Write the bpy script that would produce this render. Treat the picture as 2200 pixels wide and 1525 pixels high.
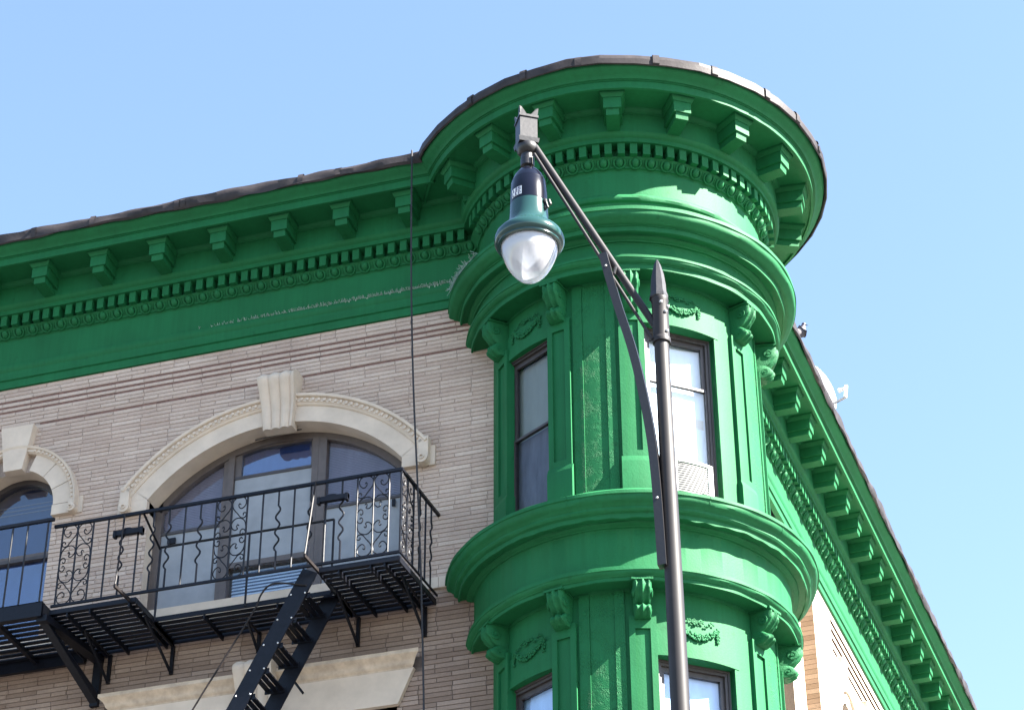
import bpy, bmesh, math, random
from math import sin, cos, pi, sqrt, radians, floor
from mathutils import Vector, Matrix
from mathutils.geometry import tessellate_polygon
random.seed(7)
sc = bpy.context.scene
for o in list(bpy.data.objects): bpy.data.objects.remove(o)
C = sc.collection

# ------------------------------------------------------------------ camera, sky, sun, exposure
cam = bpy.data.cameras.new('camera'); camo = bpy.data.objects.new('camera', cam); C.objects.link(camo)
right = Vector((0.95622786, 0.29259795, -0.00383545)); up = Vector((0.16910532, -0.54185463, 0.82328425)); fwd = Vector((-0.23881303, 0.78789593, 0.56761636))
m = Matrix((right, up, -fwd)).transposed().to_4x4(); m.translation = (0, -17.5, 1.6)
camo.matrix_world = m
cam.sensor_width = 36; cam.lens = 36 * 5064.3 / 2200; cam.clip_start = .1; cam.clip_end = 3000
sc.camera = camo
SUN_AZ, SUN_EL = radians(-4.5), radians(42.2)
SUN = Vector((cos(SUN_AZ) * cos(SUN_EL), sin(SUN_AZ) * cos(SUN_EL), sin(SUN_EL)))
w = bpy.data.worlds.new('World'); sc.world = w; w.use_nodes = True
nt = w.node_tree; nt.nodes.clear()
sky = nt.nodes.new('ShaderNodeTexSky'); sky.sky_type = 'NISHITA'; sky.sun_disc = False
sky.sun_elevation = SUN_EL; sky.sun_rotation = pi / 2 - SUN_AZ
sky.air_density = 1.0; sky.dust_density = .5; sky.ozone_density = 1.0; sky.altitude = 20
bg = nt.nodes.new('ShaderNodeBackground'); bg.inputs[1].default_value = .055
out = nt.nodes.new('ShaderNodeOutputWorld')
nt.links.new(sky.outputs[0], bg.inputs[0]); nt.links.new(bg.outputs[0], out.inputs[0])
sun = bpy.data.lights.new('sun', 'SUN'); sun.energy = 5.0; sun.angle = radians(.53); sun.color = (1, .95, .87)
suno = bpy.data.objects.new('sun', sun); C.objects.link(suno)
suno.rotation_euler = SUN.to_track_quat('Z', 'Y').to_euler(); suno.location = (20, -10, 40)
sc.view_settings.view_transform = 'Standard'; sc.view_settings.look = 'None'
sc.view_settings.gamma = 1; sc.view_settings.exposure = 3.05
sc.view_settings.use_curve_mapping = False
sc.render.engine = 'CYCLES'

# ------------------------------------------------------------------ materials
def mat(name): 
    M = bpy.data.materials.new(name); M.use_nodes = True
    n = M.node_tree.nodes; b = n['Principled BSDF']
    return M, n, M.node_tree.links, b
def noise_col(n, l, vec, scale, c0, c1, detail=6, lo=.3, hi=.7, rough=.6):
    t = n.new('ShaderNodeTexNoise'); t.inputs['Scale'].default_value = scale; t.inputs['Detail'].default_value = detail; t.inputs['Roughness'].default_value = rough
    if vec is not None: l.new(vec, t.inputs['Vector'])
    r = n.new('ShaderNodeValToRGB'); r.color_ramp.elements[0].position = lo; r.color_ramp.elements[1].position = hi
    r.color_ramp.elements[0].color = (*c0, 1); r.color_ramp.elements[1].color = (*c1, 1)
    l.new(t.outputs['Fac'], r.inputs[0]); return r.outputs[0], t
def pos(n):
    g = n.new('ShaderNodeNewGeometry'); return g.outputs['Position']
def mixc(n, l, a, b, fac, mode='MIX'):
    x = n.new('ShaderNodeMix'); x.data_type = 'RGBA'; x.blend_type = mode
    for sock, v in ((x.inputs[6], a), (x.inputs[7], b), (x.inputs[0], fac)):
        if isinstance(v, (int, float)): sock.default_value = v
        elif isinstance(v, tuple): sock.default_value = (*v, 1)
        else: l.new(v, sock)
    return x.outputs[2]
def bump(n, l, b, vec, layers, dist=.004):
    prev = None
    for scale, st in layers:
        t = n.new('ShaderNodeTexNoise'); t.inputs['Scale'].default_value = scale; t.inputs['Detail'].default_value = 5
        l.new(vec, t.inputs['Vector'])
        bp = n.new('ShaderNodeBump'); bp.inputs['Strength'].default_value = st; bp.inputs['Distance'].default_value = dist
        l.new(t.outputs['Fac'], bp.inputs['Height'])
        if prev: l.new(prev, bp.inputs['Normal'])
        prev = bp.outputs[0]
    l.new(prev, b.inputs['Normal'])
def simple(name, col, rough=.5, metal=0, var=.25, scale=6, bmp=((40, .25),), dist=.003, spec=.5):
    M, n, l, b = mat(name); p = pos(n)
    c0 = tuple(x * (1 - var) for x in col); c1 = tuple(min(1, x * (1 + var)) for x in col)
    c, _ = noise_col(n, l, p, scale, c0, c1); l.new(c, b.inputs['Base Color'])
    b.inputs['Roughness'].default_value = rough; b.inputs['Metallic'].default_value = metal
    b.inputs['Specular IOR Level'].default_value = spec
    if bmp: bump(n, l, b, p, bmp, dist)
    return M
GREEN = (.0075, .108, .036)
def green(name, rough_layers, dist):
    M, n, l, b = mat(name); p = pos(n)
    c, _ = noise_col(n, l, p, 1.7, tuple(x * .86 for x in GREEN), tuple(x * 1.1 for x in GREEN))
    mp = n.new('ShaderNodeMapping'); mp.inputs['Scale'].default_value = (22, 22, 1.2); l.new(p, mp.inputs[0])
    s, _ = noise_col(n, l, mp.outputs[0], 1, (.80, .84, .80), (1.06, 1.04, 1.06), lo=.35, hi=.6)     # faint run-off streaks
    c = mixc(n, l, c, s, .55, 'MULTIPLY')
    d, _ = noise_col(n, l, p, 9, (.35, .42, .33), (1, 1, 1), lo=.27, hi=.36, detail=9)               # grime spots
    c = mixc(n, l, c, d, .4, 'MULTIPLY')
    l.new(c, b.inputs['Base Color']); b.inputs['Roughness'].default_value = .66; b.inputs['Specular IOR Level'].default_value = .20
    bump(n, l, b, p, rough_layers, dist)
    return M
M_GREEN = green('green_paint', ((7, .25), (60, .22)), .006)
M_STUCCO = green('green_blistered_paint', ((34, .8), (95, .5)), .011)
_n = M_STUCCO.node_tree.nodes; _l = M_STUCCO.node_tree.links
_t = _n.new('ShaderNodeTexNoise'); _t.inputs['Scale'].default_value = 7; _l.new(pos(_n), _t.inputs['Vector'])
_r = _n.new('ShaderNodeMapRange'); _r.inputs[1].default_value = .38; _r.inputs[2].default_value = .58; _r.inputs[4].default_value = .95; _l.new(_t.outputs['Fac'], _r.inputs[0])     # blisters come in patches
for _b in [x for x in _n if x.bl_idname == 'ShaderNodeBump']: _l.new(_r.outputs[0], _b.inputs['Strength'])
M_LEAF = green('green_ornament_paint', ((70, .6), (160, .3)), .006)
def brick_mat(name, ca, cb, cc):
    M, n, l, b = mat(name); p = pos(n)
    sx = n.new('ShaderNodeSeparateXYZ'); l.new(p, sx.inputs[0])
    def mth(op, a, v=None, w2=None):
        t = n.new('ShaderNodeMath'); t.operation = op
        if isinstance(a, (int, float)): t.inputs[0].default_value = a
        else: l.new(a, t.inputs[0])
        if v is not None:
            if isinstance(v, (int, float)): t.inputs[1].default_value = v
            else: l.new(v, t.inputs[1])
        return t.outputs[0]
    o = n.new('ShaderNodeAttribute'); o.attribute_name = 'tone'
    oi = n.new('ShaderNodeObjectInfo')
    wn = n.new('ShaderNodeTexWhiteNoise'); wn.noise_dimensions = '2D'
    cb_ = n.new('ShaderNodeCombineXYZ'); l.new(o.outputs['Fac'], cb_.inputs[0]); l.new(oi.outputs['Random'], cb_.inputs[1])
    l.new(cb_.outputs[0], wn.inputs['Vector'])
    r = n.new('ShaderNodeValToRGB'); e = r.color_ramp.elements
    e[0].position = 0; e[0].color = (*ca, 1); e[1].position = 1; e[1].color = (*cc, 1); k = e.new(.55); k.color = (*cb, 1)
    l.new(wn.outputs['Value'], r.inputs[0])
    f, _ = noise_col(n, l, p, 55, (.86, .86, .86), (1.08, 1.07, 1.06), lo=.3, hi=.7)
    c = mixc(n, l, r.outputs[0], f, .8, 'MULTIPLY')
    big, _ = noise_col(n, l, p, 1.3, (.80, .78, .77), (1.06, 1.06, 1.06), lo=.3, hi=.62)
    c = mixc(n, l, c, big, .8, 'MULTIPLY')
    l.new(c, b.inputs['Base Color']); b.inputs['Roughness'].default_value = .8; b.inputs['Specular IOR Level'].default_value = .25
    bump(n, l, b, p, ((120, .35),), .003)
    return M
M_BRICK = brick_mat('cream_brick', (.425, .325, .265), (.46, .36, .295), (.51, .41, .34))
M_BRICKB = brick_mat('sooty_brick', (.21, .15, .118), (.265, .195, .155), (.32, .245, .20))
M_MORTAR = simple('mortar', (.32, .255, .215), .9, var=.2, scale=30)
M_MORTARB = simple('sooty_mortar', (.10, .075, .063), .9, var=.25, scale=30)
M_TERRA = simple('terracotta_with_shade', (.15, .078, .058), .8, var=.35, scale=14)  # reddish groove terracotta, with some recess shade put into the brown
M_GROOVE = simple('painted_groove_shade', (.012, .006, .0035), .95, var=.3, scale=14, spec=.02)  # recess shade of the side wall grooves, put into a near-black brown
M_STONE = simple('limestone', (.53, .435, .345), .75, var=.11, scale=5, bmp=((25, .2), (140, .25)), dist=.003)
M_STONED = simple('stained_limestone', (.45, .355, .265), .8, var=.25, scale=9)
M_WBRICK = simple('white_brick', (.60, .53, .44), .8, var=.12, scale=14)
M_TAN = brick_mat('tan_shaded_brick', (.17, .115, .075), (.21, .145, .10), (.26, .19, .135))  # darker copy of the side wall brick, shade of the returns in its colour
M_MEMB = simple('black_roofing_membrane', (.034, .029, .030), .55, var=.4, scale=5, bmp=((9, .4), (50, .2)), dist=.006, spec=.15)
M_ROOF = simple('roof_felt', (.12, .12, .12), .9)
M_IRON = simple('navy_black_iron', (.0045, .0052, .009), .40, var=.3, scale=25, bmp=((90, .3),), dist=.002, spec=.22)
M_IRONRUST = simple('worn_iron', (.014, .011, .011), .5, var=.5, scale=25, bmp=((90, .3),), dist=.002, spec=.2)
M_POLE = simple('grey_brown_pole_paint', (.021, .019, .020), .52, var=.12, scale=9, bmp=((150, .12),), dist=.001, spec=.22)
M_POLED = simple('dark_pole_paint', (.009, .008, .009), .42, var=.15, scale=20)
M_NAVY = simple('navy_gloss_housing', (.0035, .004, .009), .18, var=.1, scale=8, bmp=None, spec=.32)
M_TEAL = simple('teal_gloss_housing', (.014, .045, .043), .16, var=.08, scale=8, bmp=None)
M_FRAME = simple('taupe_window_frame', (.085, .066, .058), .45, var=.15, scale=14)
M_FRAMED = simple('dark_brown_window_frame', (.042, .034, .034), .45, var=.2, scale=14)
M_WHITE = simple('white_paint', (.74, .74, .72), .45, var=.05)
M_GREY = simple('grey_metal', (.30, .31, .32), .45, var=.15)
M_BOLT = simple('galvanised_bolt', (.5, .5, .5), .35, metal=.7, bmp=None)
M_SPIKE = simple('pale_bird_wire', (.24, .31, .27), .5, var=.4, scale=60, bmp=None)
M_DROP = simple('bird_droppings', (.30, .37, .31), .9, var=.3, scale=50)
M_CABLE = simple('black_cable', (.010, .010, .014), .7, bmp=None)
M_INK = simple('navy_ink', (.02, .02, .10), .6, bmp=None)
M_ASPH = simple('asphalt', (.055, .055, .056), .9, scale=3)
M_WALK = simple('concrete_paving', (.16, .155, .15), .9, scale=2)
M_SLAT = simple('grey_green_louvre', (.030, .036, .034), .5, var=.1)
def schlick(n, l):
    lw = n.new('ShaderNodeLayerWeight'); lw.inputs[0].default_value = .5
    p5 = n.new('ShaderNodeMath'); p5.operation = 'POWER'; p5.inputs[1].default_value = 5; l.new(lw.outputs['Facing'], p5.inputs[0])
    ma = n.new('ShaderNodeMath'); ma.operation = 'MULTIPLY_ADD'; ma.inputs[1].default_value = .94; ma.inputs[2].default_value = .05; l.new(p5.outputs[0], ma.inputs[0])
    return ma
def glass(name, tint=(.9, .95, 1), base=.02, refl=.9, rough=.015):
    M, n, l, b = mat(name); n.remove(b)
    tr = n.new('ShaderNodeBsdfTransparent'); tr.inputs[0].default_value = (*tint, 1)
    gl = n.new('ShaderNodeBsdfGlossy'); gl.inputs['Roughness'].default_value = rough; gl.inputs[0].default_value = (refl, refl, refl, 1)
    fr = schlick(n, l)
    g = n.new('ShaderNodeNewGeometry'); t = n.new('ShaderNodeTexNoise'); t.inputs['Scale'].default_value = 2.2
    l.new(g.outputs['Position'], t.inputs['Vector'])
    bp = n.new('ShaderNodeBump'); bp.inputs['Strength'].default_value = .03; bp.inputs['Distance'].default_value = .01; l.new(t.outputs['Fac'], bp.inputs['Height'])
    l.new(bp.outputs[0], gl.inputs['Normal'])
    mx = n.new('ShaderNodeMixShader'); ad = n.new('ShaderNodeMath'); ad.operation = 'ADD'; ad.inputs[1].default_value = base
    l.new(fr.outputs[0], ad.inputs[0]); l.new(ad.outputs[0], mx.inputs[0]); l.new(tr.outputs[0], mx.inputs[1]); l.new(gl.outputs[0], mx.inputs[2])
    l.new(mx.outputs[0], n['Material Output'].inputs[0]); return M
M_GLASS = glass('window_glass')
M_HAZY = glass('hazy_window_glass', (.9, .92, .95), .0, .35, .12)
M_GLASSB = glass('blue_window_glass', (.75, .85, 1), .10)
def curtain(name, col, stripes=None, vary=.12, vscale=(3, 3, .6)):
    M, n, l, b = mat(name); p = pos(n)
    mp = n.new('ShaderNodeMapping'); mp.inputs['Scale'].default_value = vscale; l.new(p, mp.inputs[0])
    c, _ = noise_col(n, l, mp.outputs[0], 4, tuple(x * (1 - vary) for x in col), tuple(min(1, x * (1 + vary)) for x in col))
    l.new(c, b.inputs['Base Color']); b.inputs['Roughness'].default_value = .8; b.inputs['Specular IOR Level'].default_value = .1
    return M
M_BLIND = curtain('pale_lilac_blind', (.36, .33, .40))
M_MILK = curtain('milky_film', (.40, .45, .52), vary=.22, vscale=(14, 14, 2))
M_DARKROOM = curtain('painted_room_dark', (.022, .045, .10))  # room darkness and bluish sky reflection put into one flat sheet colour
M_FROST = simple('milky_frosted_pane', (.235, .245, .26), .4, var=.13, scale=5, bmp=((60, .1),), dist=.001, spec=.35)
M_GREYGREEN = curtain('grey_green_shade', (.29, .315, .265), vary=.08)
M_GREYBLUE = curtain('slate_screen', (.13, .135, .155), vary=.25)
M_SHADE = curtain('white_roller_shade', (.82, .78, .72), vary=.05)
M_BANDREFL = curtain('beige_painted_reflection', (.74, .60, .46), vary=.12, vscale=(1, 1, 6))  # brown reflection in the lower sash, painted as a beige strip
M_BLUEREFL = curtain('pale_blue_painted_reflection', (.52, .62, .78), vary=.1)  # bluish white reflection of the lower storey panes, painted on a sheet
def globe_mat():
    M, n, l, b = mat('prismatic_acrylic'); n.remove(b)
    tr = n.new('ShaderNodeBsdfTransparent'); tr.inputs[0].default_value = (.95, .96, 1, 1)
    df = n.new('ShaderNodeBsdfTranslucent'); df.inputs[0].default_value = (.85, .86, .92, 1)
    d2 = n.new('ShaderNodeBsdfDiffuse'); d2.inputs[0].default_value = (.93, .92, .97, 1)
    gl = n.new('ShaderNodeBsdfGlossy'); gl.inputs['Roughness'].default_value = .04
    fr = schlick(n, l)
    m0 = n.new('ShaderNodeMixShader'); m0.inputs[0].default_value = .55; l.new(df.outputs[0], m0.inputs[1]); l.new(d2.outputs[0], m0.inputs[2])
    m1 = n.new('ShaderNodeMixShader'); m1.inputs[0].default_value = .40; l.new(tr.outputs[0], m1.inputs[1]); l.new(m0.outputs[0], m1.inputs[2])
    m2 = n.new('ShaderNodeMixShader'); l.new(fr.outputs[0], m2.inputs[0]); l.new(m1.outputs[0], m2.inputs[1]); l.new(gl.outputs[0], m2.inputs[2])
    l.new(m2.outputs[0], n['Material Output'].inputs[0]); return M
M_GLOBE = globe_mat()

# ------------------------------------------------------------------ mesh helper
class MB:
    def __init__(s): s.v = []; s.f = []; s.tone = None
    def add(s, vs, fs):
        k = len(s.v); s.v += [tuple(x) for x in vs]; s.f += [tuple(i + k for i in f) for f in fs]; return s
    def hexa(s, p):      # p: 8 points, bottom ring then top ring
        return s.add(p, [(0, 3, 2, 1), (4, 5, 6, 7), (0, 1, 5, 4), (1, 2, 6, 5), (2, 3, 7, 6), (3, 0, 4, 7)])
    def box(s, x0, x1, y0, y1, z0, z1):
        return s.hexa([(x0, y0, z0), (x1, y0, z0), (x1, y1, z0), (x0, y1, z0), (x0, y0, z1), (x1, y0, z1), (x1, y1, z1), (x0, y1, z1)])
    def grid(s, rows, cu=False, cv=False):
        nr = len(rows); nc = len(rows[0]); k = len(s.v)
        for r in rows: s.v += [tuple(p) for p in r]
        for i in range(nr if cu else nr - 1):
            for j in range(nc if cv else nc - 1):
                a = k + i * nc + j; b = k + i * nc + (j + 1) % nc; i2 = (i + 1) % nr
                s.f.append((a, b, k + i2 * nc + (j + 1) % nc, k + i2 * nc + j))
        return s
    def tube(s, pts, r, n=8, cap=True):
        pts = [Vector(p) for p in pts]; rows = []
        rr = r if isinstance(r, (list, tuple)) else [r] * len(pts)
        t = (pts[1] - pts[0]).normalized(); u = t.orthogonal().normalized()
        for i, p in enumerate(pts):
            a = pts[max(i - 1, 0)]; b = pts[min(i + 1, len(pts) - 1)]
            t = (b - a).normalized(); u = (u - t * u.dot(t)).normalized(); w2 = t.cross(u)
            rows.append([p + (u * cos(2 * pi * j / n) + w2 * sin(2 * pi * j / n)) * rr[i] for j in range(n)])
        k = len(s.v); s.grid(rows, cv=True)
        if cap: s.f.append(tuple(k + j for j in reversed(range(n)))); s.f.append(tuple(k + (len(pts) - 1) * n + j for j in range(n)))
        return s
    def lathe(s, prof, cx, cy, a0=0, a1=360, n=48, caps=False, fn=None, zfn=None):
        full = abs(a1 - a0) >= 360; rows = []
        for i in range(n if full else n + 1):
            a = radians(a0 + (a1 - a0) * i / n)
            rows.append([(cx + (r + (fn(a, j) if fn else 0)) * cos(a), cy + (r + (fn(a, j) if fn else 0)) * sin(a), z + (zfn(a, j) if zfn else 0)) for j, (r, z) in enumerate(prof)])
        k = len(s.v); s.grid(rows, cu=full)
        if caps and not full:
            s.f.append(tuple(k + j for j in range(len(prof)))); s.f.append(tuple(k + n * len(prof) + j for j in reversed(range(len(prof)))))
        return s
    def ell(s, c, rx, ry, rz, nu=8, nv=6, rot=None):
        rows = []
        for i in range(nv + 1):
            t = pi * i / nv; row = []
            for j in range(nu):
                p = Vector((rx * sin(t) * cos(2 * pi * j / nu), ry * sin(t) * sin(2 * pi * j / nu), rz * cos(t)))
                if rot: p = rot @ p
                row.append(Vector(c) + p)
            rows.append(row)
        return s.grid(rows, cv=True)
    def build(s, name, M, parent=None, smooth=None, mats=None):
        o = link(name, s.mesh(name, M, smooth), parent); return o
    def mesh(s, name, M, smooth=None, centre=True):
        me = bpy.data.meshes.new(name)
        c = Vector((0, 0, 0))
        if centre and s.v:
            lo = [min(p[i] for p in s.v) for i in range(3)]; hi = [max(p[i] for p in s.v) for i in range(3)]
            c = Vector([(a + b) / 2 for a, b in zip(lo, hi)])
        me.from_pydata([tuple(Vector(p) - c) for p in s.v], [], s.f)
        bm = bmesh.new(); bm.from_mesh(me)
        bmesh.ops.remove_doubles(bm, verts=bm.verts, dist=1e-5) if s.tone is None else None
        bmesh.ops.recalc_face_normals(bm, faces=bm.faces); bm.to_mesh(me); bm.free()
        if s.tone is not None:
            at = me.attributes.new('tone', 'FLOAT', 'FACE')
            for i, t in enumerate(s.tone): at.data[i].value = t
        me.materials.append(M)
        if smooth:
            me.polygons.foreach_set('use_smooth', [True] * len(me.polygons)); me.set_sharp_from_angle(angle=radians(smooth))
        me['c'] = tuple(c); me.update(); return me
WORLD = {}
def link(name, me, parent=None, at=None, rz=0):
    o = bpy.data.objects.new(name, me); C.objects.link(o)
    w_ = Vector(at) if at is not None else Vector(me['c']) if me and 'c' in me else Vector((0, 0, 0))
    WORLD[o.name] = w_
    if parent: o.parent = parent; o.location = w_ - WORLD[parent.name]
    else: o.location = w_
    if rz: o.rotation_euler = (0, 0, rz)
    return o
def copy_at(src, parent, at, rz=0, rot=None, children=()):
    o = src.copy(); C.objects.link(o); WORLD[o.name] = Vector(at)
    o.parent = parent; o.location = Vector(at) - WORLD[parent.name]; o.rotation_euler = rot if rot else (0, 0, rz)
    return o
def thing(name, loc, label, cat, group=None):
    o = bpy.data.objects.new(name, None); C.objects.link(o); o.location = loc; WORLD[o.name] = Vector(loc)
    o.empty_display_size = .3; o['label'] = label; o['category'] = cat
    if group: o['group'] = group
    return o
def tag(o, label, cat): o['label'] = label; o['category'] = cat; return o
def cat_rom(pts, k=5):
    P = [Vector(p) for p in pts]; P = [P[0] * 2 - P[1]] + P + [P[-1] * 2 - P[-2]]; out_ = []
    for i in range(1, len(P) - 2):
        for j in range(k):
            t = j / k; a, b, c, d = P[i - 1:i + 3]
            out_.append(.5 * ((2 * b) + (c - a) * t + (2 * a - 5 * b + 4 * c - d) * t * t + (3 * b - a - 3 * c + d) * t ** 3))
    return out_ + [P[-2]]

# ------------------------------------------------------------------ ground (out of view, gives the bounce light)
def structure(o): o['kind'] = 'structure'; return o
structure(MB().box(-400, 400, -400, 400, -.6, -.15).build('ground', M_ASPH))
structure(MB().box(-200, 200, -16, -3.4, -.15, -.12).build('street', M_ASPH))
structure(MB().box(-60, -3.2, -3.4, .4, -.15, 0).add([], []).build('pavement', M_WALK))
structure(MB().box(-2.6, 9, -3.4, 60, -.15, 0).build('pavement', M_WALK))

# ------------------------------------------------------------------ frames of reference of the building
TX, TY = -4.35719, .52407                   # axis of the corner turret
DX, DY = .05971894, .99821523               # direction of the side street facade
NX, NY = DY, -DX
DL, DR = .52407, .40                        # distance of the two wall planes from the turret axis
RT = 1.382                                  # radius of the turret frieze
TH_R = math.atan2(NY, NX) + pi / 2
def P(r, deg, z): a = radians(deg); return (TX + r * cos(a), TY + r * sin(a), z)
def RF(s, o, z): return (TX + DX * s + NX * (DR + o), TY + DY * s + NY * (DR + o), z)
def LF(x, o, z): return (x, -o, z)
def lend(o): return TX - sqrt(max(0, (RT + o) ** 2 - (DL + o) ** 2)) + .03
def rend(o): return sqrt(max(0, (RT + o) ** 2 - (DR + o) ** 2)) - .03
A0, A1 = -166, 76
bld = thing('corner_building', (-8, 1.5, 0), 'cream brick corner building with bright green round turret and bracketed green cornice', 'building')

# ------------------------------------------------------------------ left facade: wall, bricks, grooves
W1C, W1Z, W1R, W1H, W1S = -7.645, 12.212, 1.648, 1.285, 13.25      # big segmental window: centre, arc centre, radius, half width, springing
W2C, W2Z, W2R = -10.41, 13.37, .475
BELT0, BELT1 = 11.815, 11.925
def arc(cx, cz, r, a0, a1, n): return [(cx + r * cos(radians(a0 + (a1 - a0) * i / n)), cz + r * sin(radians(a0 + (a1 - a0) * i / n))) for i in range(n + 1)]
aw = math.degrees(math.asin(W1H / W1R))
W1 = [(W1C - W1H, BELT1), (W1C + W1H, BELT1)] + arc(W1C, W1Z, W1R, 90 - aw, 90 + aw, 28)
W2 = [(W2C - .462, BELT1), (W2C + .462, BELT1), (W2C + .462, 13.26)] + arc(W2C, W2Z, W2R, 0, 180, 24) + [(W2C - .462, 13.26)]
W3 = [(-8.95, 8.9), (-6.36, 8.9), (-6.36, 10.72), (-8.95, 10.72)]
XL0, XL1, ZL0, ZL1 = -14.0, -5.1, 0.0, 14.9
def wall_with_holes(outer, holes, mapf):
    polys = [[Vector((x, z, 0)) for x, z in q] for q in [outer] + holes]
    flat = [v for q in polys for v in q]; tris = tessellate_polygon(polys)
    return [mapf(v.x, v.y) for v in flat], [tuple(t) for t in tris]
def reveal(mb, q, mapf, d0, d1, closed=True):
    n = len(q)
    for i in range(n if closed else n - 1):
        (x0, z0), (x1, z1) = q[i], q[(i + 1) % n]
        mb.add([mapf(x0, d0, z0), mapf(x1, d0, z1), mapf(x1, d1, z1), mapf(x0, d1, z0)], [(0, 1, 2, 3)])
mb = MB(); mb.add(*wall_with_holes([(XL0, BELT0), (XL1, BELT0), (XL1, ZL1), (XL0, ZL1)], [W1, W2], lambda x, z: (x, 0, z)))
mb2 = MB(); reveal(mb2, W1, LF, 0, -.26); reveal(mb2, W2, LF, 0, -.26)
wall = mb.build('wall', M_MORTAR, bld); mb2.build('window_reveal', M_STONE, wall, smooth=30)
mb = MB(); mb.add(*wall_with_holes([(XL0, ZL0), (XL1, ZL0), (XL1, BELT0), (XL0, BELT0)], [W3], lambda x, z: (x, 0, z)))
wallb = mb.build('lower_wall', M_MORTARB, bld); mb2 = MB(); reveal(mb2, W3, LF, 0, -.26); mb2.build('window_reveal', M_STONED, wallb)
# rows
rows = []
def fill(z1, z0, n):
    h = (z1 - z0) / n
    for i in range(n): rows.append((z1 - (i + 1) * h, z1 - i * h))
fill(14.868, 14.722, 3); fill(14.700, 14.655, 1); fill(14.635, 14.594, 1); fill(14.575, 14.396, 4)
ztop = 14.374; nr_ = 53; hrow = (ztop - BELT1) / nr_
fill(ztop, BELT1, nr_); REG0 = len(rows) - nr_
fill(BELT0, BELT0 - hrow * 50, 50)
GROOVES = [14.711, 14.645, 14.5845, 14.385]
def excl(z):
    r_ = []
    dz = z - W1Z
    if z < 13.40: 
        hw = W1H if z < 13.12 else 1.535
        if z > BELT1: r_.append((W1C - hw, W1C + hw))
    elif dz < 1.90: hw = sqrt(1.90 ** 2 - dz ** 2); r_.append((W1C - hw, W1C + hw))
    if BELT1 < z < 13.25: r_.append((W2C - .462, W2C + .462))
    elif 13.25 <= z < 13.37: r_.append((W2C - .70, W2C + .70))
    elif 13.37 <= z < 13.37 + .70: hw = sqrt(.70 ** 2 - (z - W2Z) ** 2); r_.append((W2C - hw, W2C + hw))
    if 11.05 < z < 11.19: r_.append((-9.18, -6.14))
    elif 10.72 < z <= 11.05:
        k = (11.05 - z) / .33; r_.append((-9.12 + .14 * k, -6.20 - .14 * k))
    elif z <= 10.72: r_.append((-8.95, -6.36))
    return r_
bricks = []
LB = .31
for i, (z0, z1) in enumerate(rows):
    x = -11.9 + (LB / 2 if i % 2 else 0) + random.uniform(-.012, .012)
    zc = (z0 + z1) / 2; ex = excl(zc)
    while x < -5.2:
        ln = LB if random.random() > .09 else LB * .5
        segs = [(x + .003, x + ln - .003)]
        for a, b in ex:
            ns = []
            for p, q in segs:
                if q <= a or p >= b: ns.append((p, q)); continue
                if p < a - .025: ns.append((p, a))
                if q > b + .025: ns.append((b, q))
            segs = ns
        for p, q in segs:
            bricks.append((p, q, z0 + .0028, z1 - .0028, random.uniform(-.0016, .0022), i))
        x += ln
camp = Vector((0, -17.5, 1.6))
def bmesh_of(x, z, h):
    e = .0015
    return [(x[0], 0.004, z[0]), (x[1], 0.004, z[0]), (x[1], .004, z[1]), (x[0], .004, z[1]), (x[0] + e, -h, z[0] + e), (x[1] - e, -h, z[0] + e), (x[1] - e, -h, z[1] - e), (x[0] + e, -h, z[1] - e)]
BF = [(4, 5, 6, 7), (0, 1, 5, 4), (1, 2, 6, 5), (2, 3, 7, 6), (3, 0, 4, 7)]
def field(bl, name, M, parent, nbest):
    full = [b for b in bl if abs((b[1] - b[0]) - (LB - .006)) < 1e-4 and b[5] >= REG0 and -10.8 < b[0] and b[1] < -5.55 and b[2] > 10.35]
    full.sort(key=lambda b: (Vector(((b[0] + b[1]) / 2, 0, b[2])) - camp).length)
    best = set(id(b) for b in full[:nbest])
    m1 = MB(); m1.tone = []
    proto = MB(); hz = hrow - .0056; proto.add(bmesh_of((-LB / 2 + .003, LB / 2 - .003), (-hz / 2, hz / 2), .0065), BF)
    me = proto.mesh('brick', M, centre=False); src = None
    for b in bl:
        if id(b) in best:
            o = link('brick', me, parent, at=((b[0] + b[1]) / 2, b[4], (b[2] + b[3]) / 2))
        else:
            m1.add(bmesh_of((b[0], b[1]), (b[2], b[3]), .0065 + b[4]), BF); m1.tone += [random.random()] * 5
    o = m1.build(name, M, parent); o['kind'] = 'stuff'
field([b for b in bricks if b[2] > BELT1 - .01], 'brick_field', M_BRICK, wall, 300)
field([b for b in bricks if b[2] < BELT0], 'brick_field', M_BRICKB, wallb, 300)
for z in GROOVES:
    xs = [(-11.9, -5.2)]
    if z < 14.40: xs = [(-11.9, -10.62), (-10.22, -7.86), (-7.43, -5.2)]
    g = MB()
    for a, b in xs: g.box(a, b, -.0035, .02, z - .0105, z + .0105)
    g.build('groove', M_TERRA, wall)
mb = MB()
for k in range(7):
    x0 = -11.9 + k * .985; mb = MB().box(x0 + .002, min(x0 + .983, -5.2), -.035, .03, BELT0, BELT1); mb.build('belt_stone', M_STONE, wall)

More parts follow.
